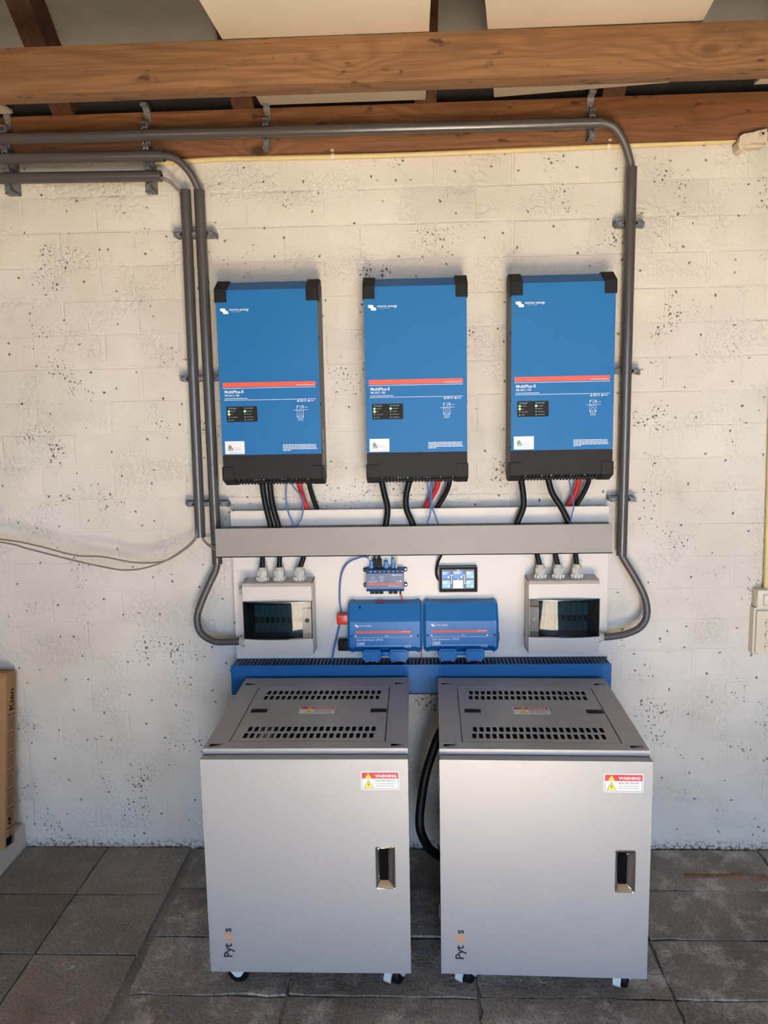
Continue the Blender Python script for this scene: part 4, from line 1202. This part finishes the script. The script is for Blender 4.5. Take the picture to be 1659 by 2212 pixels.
# ------------------------------------------------------------------ distributors
def make_distributor():
    t = thing('distributor', 'x', 'distributor')
    prof = [(0, 0.0), (-0.052, 0.0), (-0.080, 0.024), (-0.080, 0.108), (-0.062, 0.138), (-0.044, 0.160), (0, 0.163)]
    b = bm_new(); prism(b, prof, -0.104, 0.104, 'X')
    hs = obj('housing', b, 'lblue', t, 15)
    for s in (-1, 1):
        b = bm_new()
        x0, x1 = s * 0.1035, s * 0.1225
        big = [(y * 1.025 if y else 0, z + (0.0022 if z > 0.05 else -0.0022)) for y, z in prof]
        small = [(y * 0.93 if y else 0, z * 0.94 + 0.004) for y, z in prof]
        A = [b.verts.new((x0, y, z)) for y, z in big]
        Bq = [b.verts.new((s * 0.1140, y, z)) for y, z in big]
        D = [b.verts.new((x1, y, z)) for y, z in small]
        n = len(prof)
        for P, Q in ((A, Bq), (Bq, D)):
            for i in range(n):
                j = (i + 1) % n
                b.faces.new((P[i], P[j], Q[j], Q[i]))
        b.faces.new(A); b.faces.new(D)
        ec = obj('end_cap', b, 'lblue', t, 15)
        obj('screw_hole', cyl(bm_new(), (s * 0.1085, -0.0832, 0.0620), (s * 0.1085, -0.078, 0.0620), 0.0032, 14), 'black', ec)
    F2 = -0.0802
    b = bm_new(); logo(b, -0.098, F2, 0.0895, 0.0115); obj('logo', b, 'print', hs)
    text('victron energy', 0.0068, -0.0835, F2, 0.0935, 'print', hs, bold=0.008)
    b = bm_new(); flat(b, [(-0.0965, 0.0700), (0.0860, 0.0700), (0.0860, 0.0780), (-0.0965, 0.0780)], F2)
    rs = obj('red_stripe', b, 'redprint', hs)
    b = bm_new(); scribble(b, 0.0550, 0.0840, F2 - 0.0002, 0.0750, 0.0013, 70); obj('stripe_print', b, 'print', rs)
    b = bm_new()
    flat(b, [(-0.1000, 0.0600), (-0.0940, 0.0560), (-0.0940, 0.0640)], F2)
    flat(b, [(0.0890, 0.0600), (0.0830, 0.0560), (0.0830, 0.0640)], F2)
    flat(b, [(-0.0935, 0.0556), (0.0825, 0.0556), (0.0825, 0.0565), (-0.0935, 0.0565)], F2)
    flat(b, [(-0.0950, 0.0270), (0.0870, 0.0270), (0.0870, 0.0279), (-0.0950, 0.0279)], F2)
    flat(b, [(0.0010, 0.0605), (0.0120, 0.0605), (0.0120, 0.0620), (0.0010, 0.0620)], F2)
    obj('print_lines', b, 'print', hs)
    for x in (-0.078, -0.048, -0.006, 0.039, 0.070):
        obj('indicator_window', cyl(bm_new(), (x, F2 - 0.0002, 0.0612), (x, F2 + 0.001, 0.0612), 0.0022, 12), 'nblue', hs)
    text('lynx distributor (M10)', 0.0098, -0.0940, F2, 0.0448, 'print', hs)
    text('1000', 0.0140, -0.0950, F2, 0.0300, 'print', hs, bold=0.012)
    text('IP22 CE', 0.0070, 0.0860, F2, 0.0200, 'print', hs, 'RIGHT')
    for x0, x1 in ((-0.075, -0.013), (0.012, 0.076)):
        b = bm_new()
        prism(b, [(x0 + 0.010, -0.023), (x1 - 0.010, -0.023), (x1, -0.012), (x1, 0.006), (x1 - 0.006, 0.017), (x0 + 0.006, 0.017), (x0, 0.006), (x0, -0.012)], -0.094, -0.040, 'Y')
        r = bmesh.ops.bevel(b, geom=[e for e in b.edges if all(v.co.y < -0.09 for v in e.verts)], offset=0.005, segments=2, affect='EDGES')
        fh = obj('fuse_cover', b, 'lblue', t, 40)
        for x in (x0 + 0.012, x1 - 0.014):
            obj('cable_end', cyl(bm_new(), (x, -0.072, -0.030), (x, -0.072, -0.020), 0.0055, 16), 'pink', fh)
    bx('bridge', 'lblue', t, -0.014, 0.013, -0.075, -0.055, -0.010, 0.004, bev=0.002)
    return t
d0 = make_distributor()
d0.location = (-0.1015, -0.0505, 0.7580)
tag(d0, 'left blue distributor box with red and black terminal caps', 'distributor', 'blue distributor boxes')
d1 = copy_tree(d0)
d1.location = (0.1475, -0.0505, 0.7590)
tag(d1, 'right blue distributor box, ending beside a small loose red and black wire', 'distributor', 'blue distributor boxes')
bx('terminal_cap', 'redcap', d0, -0.1600, -0.1180, -0.055, -0.022, 0.092, 0.125, bev=0.003)
bx('terminal_cap', 'black', d0, -0.1580, -0.1180, -0.055, -0.022, 0.002, 0.036, bev=0.003)
b = bm_new(); cyl(b, (-0.082, -0.055, 0.1478), (-0.082, -0.050, 0.1535), 0.0022, 10)
obj('vent_hole', b, 'black', d0)
cable('loose_wire', 'small red and black wire at the right end of the right distributor', [(0.262, -0.085, 0.835), (0.272, -0.085, 0.825), (0.2765, -0.084, 0.800), (0.273, -0.083, 0.780), (0.262, -0.082, 0.765), (0.258, -0.080, 0.745)], 0.0014, 'red', n=8)
cable('short_wire', 'short thin red wire below the joint of the two distributors', [(0.018, -0.080, 0.770), (0.018, -0.080, 0.745), (0.018, -0.082, 0.715)], 0.0016, 'red', n=8)

# ------------------------------------------------------------------ cabinets
def make_cabinet():
    t = thing('battery_cabinet', 'x', 'cabinet')
    X = 0.2675
    # carcass
    for s in (-1, 1):
        xa, xb = sorted((s * (X - 0.006), s * (X - 0.008)))
        bx('side_panel', 'cab_dark_shade', t, xa, xb, 0.040, 0.555, 0.080, 0.672)
    bx('back_panel', 'cab_dark_shade', t, -X + 0.008, X - 0.008, 0.553, 0.556, 0.080, 0.672)
    bx('bottom_panel', 'cab_dark_shade', t, -X + 0.008, X - 0.008, 0.026, 0.553, 0.076, 0.080)
    for s in (-1, 1):
        xa, xb = sorted((s * (X - 0.004), s * (X - 0.030)))
        bx('front_post', 'cab', t, xa, xb, 0.024, 0.040, 0.080, 0.672)
        xa, xb = sorted((s * (X - 0.0035), s * (X - 0.0060)))
        bx('rail_end', 'cab', t, xa, xb, 0.024, 0.034, 0.100, 0.130)
    mod = bx('battery_module', 'cab_dark_shade', t, -0.23, 0.23, 0.08, 0.50, 0.10, 0.660)
    bx('module_label', 'sticker', mod, -0.150, -0.112, 0.150, 0.232, 0.660, 0.6640)
    # top frame with lifting holes
    b = bm_new()
    holes = [[(-0.2085, 0.0715), (0.2085, 0.0715), (0.2085, 0.4755), (-0.2085, 0.4755)]]
    hl = [(-0.240, 0.052), (0.240, 0.052), (-0.240, 0.508), (0.240, 0.508)]
    for cx, cy in hl:
        holes.append(rrect(cx - 0.0165, cx + 0.0165, cy - 0.0100, cy + 0.0100, 0.003, 3))
    plate(b, rrect(-X, X, 0.030, 0.560, 0.004, 3), holes, 0.6860, 0.6880, 'Z')
    box(b, -X, X, 0.030, 0.032, 0.6735, 0.6875)
    box(b, -X, X, 0.558, 0.560, 0.6730, 0.6875)
    for s in (-1, 1):
        xa, xb = sorted((s * X, s * (X - 0.002)))
        box(b, xa, xb, 0.030, 0.560, 0.6640, 0.6875)
    tf = obj('top_frame', b, 'cab', t, 30)
    for cx, cy in hl:
        b = bm_new()
        prism(b, [(cx - 0.0165, 0.6800), (cx - 0.0165, 0.6760), (cx + 0.0165, 0.6850), (cx + 0.0165, 0.6860)], cy - 0.011, cy + 0.011, 'Y')
        obj('lifting_socket', b, 'cab', tf, 30)
    bx('support_rim', 'cab_dark_shade', tf, -0.214, -0.2045, 0.066, 0.481, 0.680, 0.684)
    # lid with four rows of slots
    holes = []
    for row, (yc, xs) in enumerate(((0.432, -0.1660), (0.390, -0.1690), (0.157, -0.1690), (0.113, -0.1730))):
        for k in range(20):
            xx = xs + 0.0180 * k
            holes.append(rrect(xx - 0.0056, xx + 0.0056, yc - 0.0172, yc + 0.0172, 0.003, 2))
    b = bm_new()
    plate(b, rrect(-0.2060, 0.2060, 0.0740, 0.4730, 0.002, 2), holes, 0.6855, 0.6875, 'Z')
    ld = obj('lid', b, 'cab', t, 30)
    for xc in (-0.169, 0.181):
        b = bm_new(); box(b, xc - 0.0235, xc + 0.0235, 0.272, 0.294, 0.6870, 0.6900, bev=0.001)
        box(b, xc - 0.010, xc + 0.010, 0.279, 0.287, 0.6895, 0.6915, bev=0.0005)
        obj('lid_latch', b, 'black', ld)
    b = bm_new(); prism(b, rrect(-0.051, 0.053, 0.262, 0.315, 0.002, 2), 0.6876, 0.6880, 'Z')
    st = obj('lid_sticker', b, 'sticker', ld)
    b = bm_new(); prism(b, [(-0.048, 0.296), (0.050, 0.296), (0.050, 0.312), (-0.048, 0.312)], 0.6880, 0.6882, 'Z')
    q = obj('sticker_red', b, 'warnred', st)
    text('WARNING', 0.011, -0.010, 0.300, 0.6884, 'print', q, bold=0.01, rot=(0, 0, 0))
    b = bm_new()
    prism(b, [(-0.030, 0.299), (-0.014, 0.299), (-0.022, 0.311)], 0.6882, 0.6884, 'Z')
    prism(b, [(-0.036, 0.266), (-0.010, 0.266), (-0.023, 0.291)], 0.6880, 0.6882, 'Z')
    obj('sticker_triangles', b, 'yellow', st)
    text('ELECTRIC SHOCK', 0.0075, -0.006, 0.284, 0.6882, 'ink', st, bold=0.01, rot=(0, 0, 0))
    text('Only allows professional', 0.0050, -0.006, 0.2765, 0.6882, 'ink', st, rot=(0, 0, 0))
    text('operation and servicing', 0.0050, -0.006, 0.2695, 0.6882, 'ink', st, rot=(0, 0, 0))
    # door with a cut-out for the recessed chrome pull
    HX0, HX1, HZ0, HZ1 = 0.1790, 0.2320, 0.3150, 0.4330
    b = bm_new()
    plate(b, [(-X - 0.0005, 0.0725), (X + 0.0005, 0.0725), (X + 0.0005, 0.6720), (-X - 0.0005, 0.6720)], [rrect(HX0 + 0.003, HX1 - 0.003, HZ0 + 0.003, HZ1 - 0.003, 0.003, 3)], 0.0, 0.002, 'Y')
    box(b, -X, X, 0.001, 0.030, 0.6700, 0.6720)
    box(b, -X, X, 0.001, 0.022, 0.0725, 0.0745)
    for s in (-1, 1):
        xa, xb = sorted((s * X, s * (X - 0.002)))
        box(b, xa, xb, 0.001, 0.022, 0.0725, 0.6720)
    dr = obj('door', b, 'cab', t, 30)
    # pull: outer lip, sloped walls, black bottom
    def loop(bb, pts, y):
        return [bb.verts.new((u, y, v)) for u, v in pts]
    b = bm_new()
    n1 = 4
    R0 = loop(b, rrect(HX0, HX1, HZ0, HZ1, 0.006, n1), 0.0)
    R1 = loop(b, rrect(HX0 + 0.0015, HX1 - 0.0015, HZ0 + 0.0015, HZ1 - 0.0015, 0.005, n1), -0.0022)
    R2 = loop(b, rrect(HX0 + 0.0040, HX1 - 0.0040, HZ0 + 0.0040, HZ1 - 0.0040, 0.004, n1), -0.0008)
    R3 = loop(b, rrect(HX0 + 0.0120, HX1 - 0.0190, HZ0 + 0.0165, HZ1 - 0.0190, 0.0035, n1), 0.0125)
    for P, Q in ((R0, R1), (R1, R2), (R2, R3)):
        for i in range(len(P)):
            j = (i + 1) % len(P)
            b.faces.new((P[i], P[j], Q[j], Q[i]))
    pl = obj('door_pull', b, 'chrome', dr, 50)
    bx('pull_recess', 'void', pl, HX0 + 0.006, HX1 - 0.010, 0.0127, 0.0150, HZ0 + 0.010, HZ1 - 0.010)
    # warning sticker on the door
    sx0, sx1, sz0, sz1 = 0.1470, 0.2450, 0.5900, 0.6390
    b = bm_new(); prism(b, rrect(sx0, sx1, sz0, sz1, 0.003, 3), -0.0004, 0.0, 'Y')
    st = obj('warning_sticker', b, 'sticker', dr)
    b = bm_new()
    plate(b, rrect(sx0 + 0.0022, sx1 - 0.0022, sz0 + 0.0022, sz1 - 0.0022, 0.0015, 2), [rrect(sx0 + 0.0032, sx1 - 0.0032, sz0 + 0.0032, sz1 - 0.0032, 0.001, 2)], -0.0006, -0.0003, 'Y')
    obj('sticker_outline', b, 'ink', st)
    b = bm_new(); flat(b, [(sx0 + 0.003, 0.6205), (sx1 - 0.003, 0.6205), (sx1 - 0.003, 0.6360), (sx0 + 0.003, 0.6360)], -0.0007)
    rd = obj('sticker_red', b, 'warnred', st)
    b = bm_new()
    flat(b, [(0.1572, 0.6216), (0.1738, 0.6216), (0.1655, 0.6352)], -0.0010)
    obj('warning_triangle', b, 'yellow', rd)
    text('!', 0.0110, 0.1655, -0.0013, 0.6232, 'ink', rd, 'CENTER', bold=0.01)
    text('WARNING', 0.0112, 0.1838, -0.0010, 0.6240, 'print', rd, bold=0.018)
    b = bm_new(); flat(b, [(0.1537, 0.5955), (0.1785, 0.5955), (0.1661, 0.6172)], -0.0008)
    tr = obj('shock_triangle_edge', b, 'ink', st)
    b = bm_new(); flat(b, [(0.1552, 0.5964), (0.1770, 0.5964), (0.1661, 0.6154)], -0.0011)
    obj('shock_triangle', b, 'yellow', tr)
    b = bm_new(); flat(b, [(0.1672, 0.6112), (0.1634, 0.6044), (0.1660, 0.6050), (0.1648, 0.5990), (0.1690, 0.6062), (0.1664, 0.6056)], -0.0014)
    obj('shock_bolt', b, 'ink', tr)
    text('ELECTRIC SHOCK', 0.0063, 0.1842, -0.0007, 0.6125, 'ink', st, bold=0.014)
    text('Only allows professional', 0.0050, 0.1842, -0.0007, 0.6052, 'ink', st)
    text('operation and servicing', 0.0050, 0.1842, -0.0007, 0.5992, 'ink', st)
    # upright maker's lettering with an orange letter of two hooked arcs
    RZ = (PI / 2, -PI / 2, 0)
    xb = -0.2085
    text('Pyt', 0.0315, xb, -0.0003, 0.1145, 'ink', dr, rot=RZ, bold=0.022)
    text('s', 0.0315, xb, -0.0003, 0.1885, 'ink', dr, rot=RZ, bold=0.022)
    b = bm_new()
    for cx, cz, a0, a1 in ((xb - 0.0138, 0.1772, 10, 285), (xb - 0.0046, 0.1718, 190, 465)):
        arc = lambda r, k: (cx + r * math.cos(math.radians(a0 + (a1 - a0) * k / 14)), cz + r * math.sin(math.radians(a0 + (a1 - a0) * k / 14)))
        for k in range(14):
            flat(b, [arc(0.0076, k), arc(0.0076, k + 1), arc(0.0042, k + 1), arc(0.0042, k)], -0.0003)
    obj('orange_letter', b, 'orange', dr)
    # hinges on the left edge
    for z in (0.575, 0.215):
        b = bm_new()
        cyl(b, (-X - 0.0035, 0.026, z), (-X - 0.0035, 0.026, z + 0.042), 0.0030, 12)
        box(b, -X - 0.0015, -X, 0.026, 0.050, z + 0.004, z + 0.038)
        hg = obj('hinge', b, 'chrome', t, 30)
    return t

def make_caster(parent, x, y, ang):
    c = place('caster', None, parent, (x, y, 0.0), (0, 0, ang))
    b = bm_new()
    prof = [(0.0, -0.0135), (0.020, -0.0135), (0.0265, -0.0125), (0.0295, -0.0085), (0.030, 0.0), (0.0295, 0.0085), (0.0265, 0.0125), (0.020, 0.0135), (0.0, 0.0135)]
    N = 32
    R = [[b.verts.new((a, r * math.cos(2 * PI * k / N), 0.030 + r * math.sin(2 * PI * k / N))) for k in range(N)] for r, a in prof[1:-1]]
    for P, Q in zip(R, R[1:]):
        for k in range(N):
            b.faces.new((P[k], P[(k + 1) % N], Q[(k + 1) % N], Q[k]))
    b.faces.new(R[0]); b.faces.new(R[-1])
    obj('wheel', b, 'rubber', c, 40)
    b = bm_new()
    leg = [(-0.030, 0.064), (0.026, 0.064), (0.026, 0.050), (0.012, 0.026), (0.004, 0.022), (-0.006, 0.024), (-0.024, 0.046), (-0.032, 0.056)]
    prism(b, leg, -0.0195, -0.0160, 'X')
    prism(b, leg, 0.0160, 0.0195, 'X')
    box(b, -0.0195, 0.0195, -0.030, 0.026, 0.0605, 0.0665, bev=0.002)
    obj('fork', b, 'caster', c, 40)
    b = bm_new()
    prism(b, [(-0.026, 0.064), (-0.044, 0.052), (-0.050, 0.034), (-0.046, 0.026), (-0.040, 0.040), (-0.031, 0.048)], -0.0195, 0.0005, 'X')
    obj('brake_pedal', b, 'caster', c, 40)
    obj('stem', cyl(bm_new(), (0, 0, 0.060), (0, 0, 0.0765), 0.012, 16), 'caster', c)
    return c
cabl = make_cabinet()
cabr = copy_tree(cabl)
for o in list(cabr.children_recursive):
    if o.name.startswith('module_label'):
        bpy.data.objects.remove(o)
cabl.location = (-0.2925, -0.720, 0.0)
cabr.location = (0.3235, -0.720, -0.004)
cabr.rotation_euler = (0, 0, -math.radians(1.4))
tag(cabl, 'left one of the two silver grey battery cabinets on casters', 'cabinet', 'silver grey battery cabinets')
tag(cabr, 'right one of the two silver grey battery cabinets, black cable behind its left side', 'cabinet', 'silver grey battery cabinets')
make_caster(cabl, -0.208, 0.062, math.radians(-95))
make_caster(cabl, 0.232, 0.062, math.radians(-26))
make_caster(cabl, -0.215, 0.500, math.radians(30))
make_caster(cabl, 0.225, 0.500, math.radians(-20))
for x, y, a in ((-0.190, 0.062, -30), (0.224, 0.062, -24), (-0.215, 0.500, 10), (0.225, 0.500, -40)):
    c = make_caster(cabr, x, y, math.radians(a))
    c.location.z = 0.004
cable('cabinet_cable', 'thick black cable hanging in the gap between the two cabinets', [(0.092, -0.26, 0.565), (0.074, -0.26, 0.545), (0.052, -0.27, 0.495), (0.022, -0.28, 0.398), (0.004, -0.32, 0.288), (0.013, -0.32, 0.226), (0.040, -0.30, 0.168), (0.075, -0.27, 0.125), (0.12, -0.24, 0.10)], 0.0140, 'rubber')

# ------------------------------------------------------------------ cardboard box at the left
ang = math.atan2(0.105, 0.585)
t = thing('cardboard_box', 'tall flat brown cardboard box leaning on the wall at the left edge', 'box', (-1.40, -0.1300, 0.090), (-ang, 0, 0))
b = bm_new()
box(b, -0.42, 0.0, -0.066, 0.0, 0.0, 0.585, bev=0.004)
bd = obj('carton', b, 'card', t)
b = bm_new()
prism(b, [(-0.42, -0.066), (-0.002, -0.066), (0.0, -0.012), (-0.012, 0.0), (-0.42, 0.0)], 0.585, 0.592, 'Z')
obj('top_flap', b, 'card', t)
b = bm_new()
for k in range(6):
    z = 0.440 - 0.064 * k
    box(b, 0.0, 0.0004, -0.052, -0.016, z - 0.046, z)
for k in range(4):
    z = 0.098 - 0.0165 * k
    box(b, 0.0, 0.0004, -0.044, -0.030, z - 0.011, z)
obj('printed_fields', b, 'cardink', bd, None)
b = bm_new()
for k in range(7):
    z = 0.446 - 0.064 * k
    box(b, 0.0, 0.0005, -0.056, -0.010, z, z + 0.0022)
box(b, 0.0, 0.0005, -0.058, -0.022, 0.006, 0.034)
obj('printed_rules', b, 'void', bd, None)
text('Kien', 0.042, 0.0006, -0.018, 0.458, 'void', bd, bold=0.01, rot=Matrix(((0, 0, 1), (0, -1, 0), (1, 0, 0))).to_euler())

bpy.context.view_layer.update()
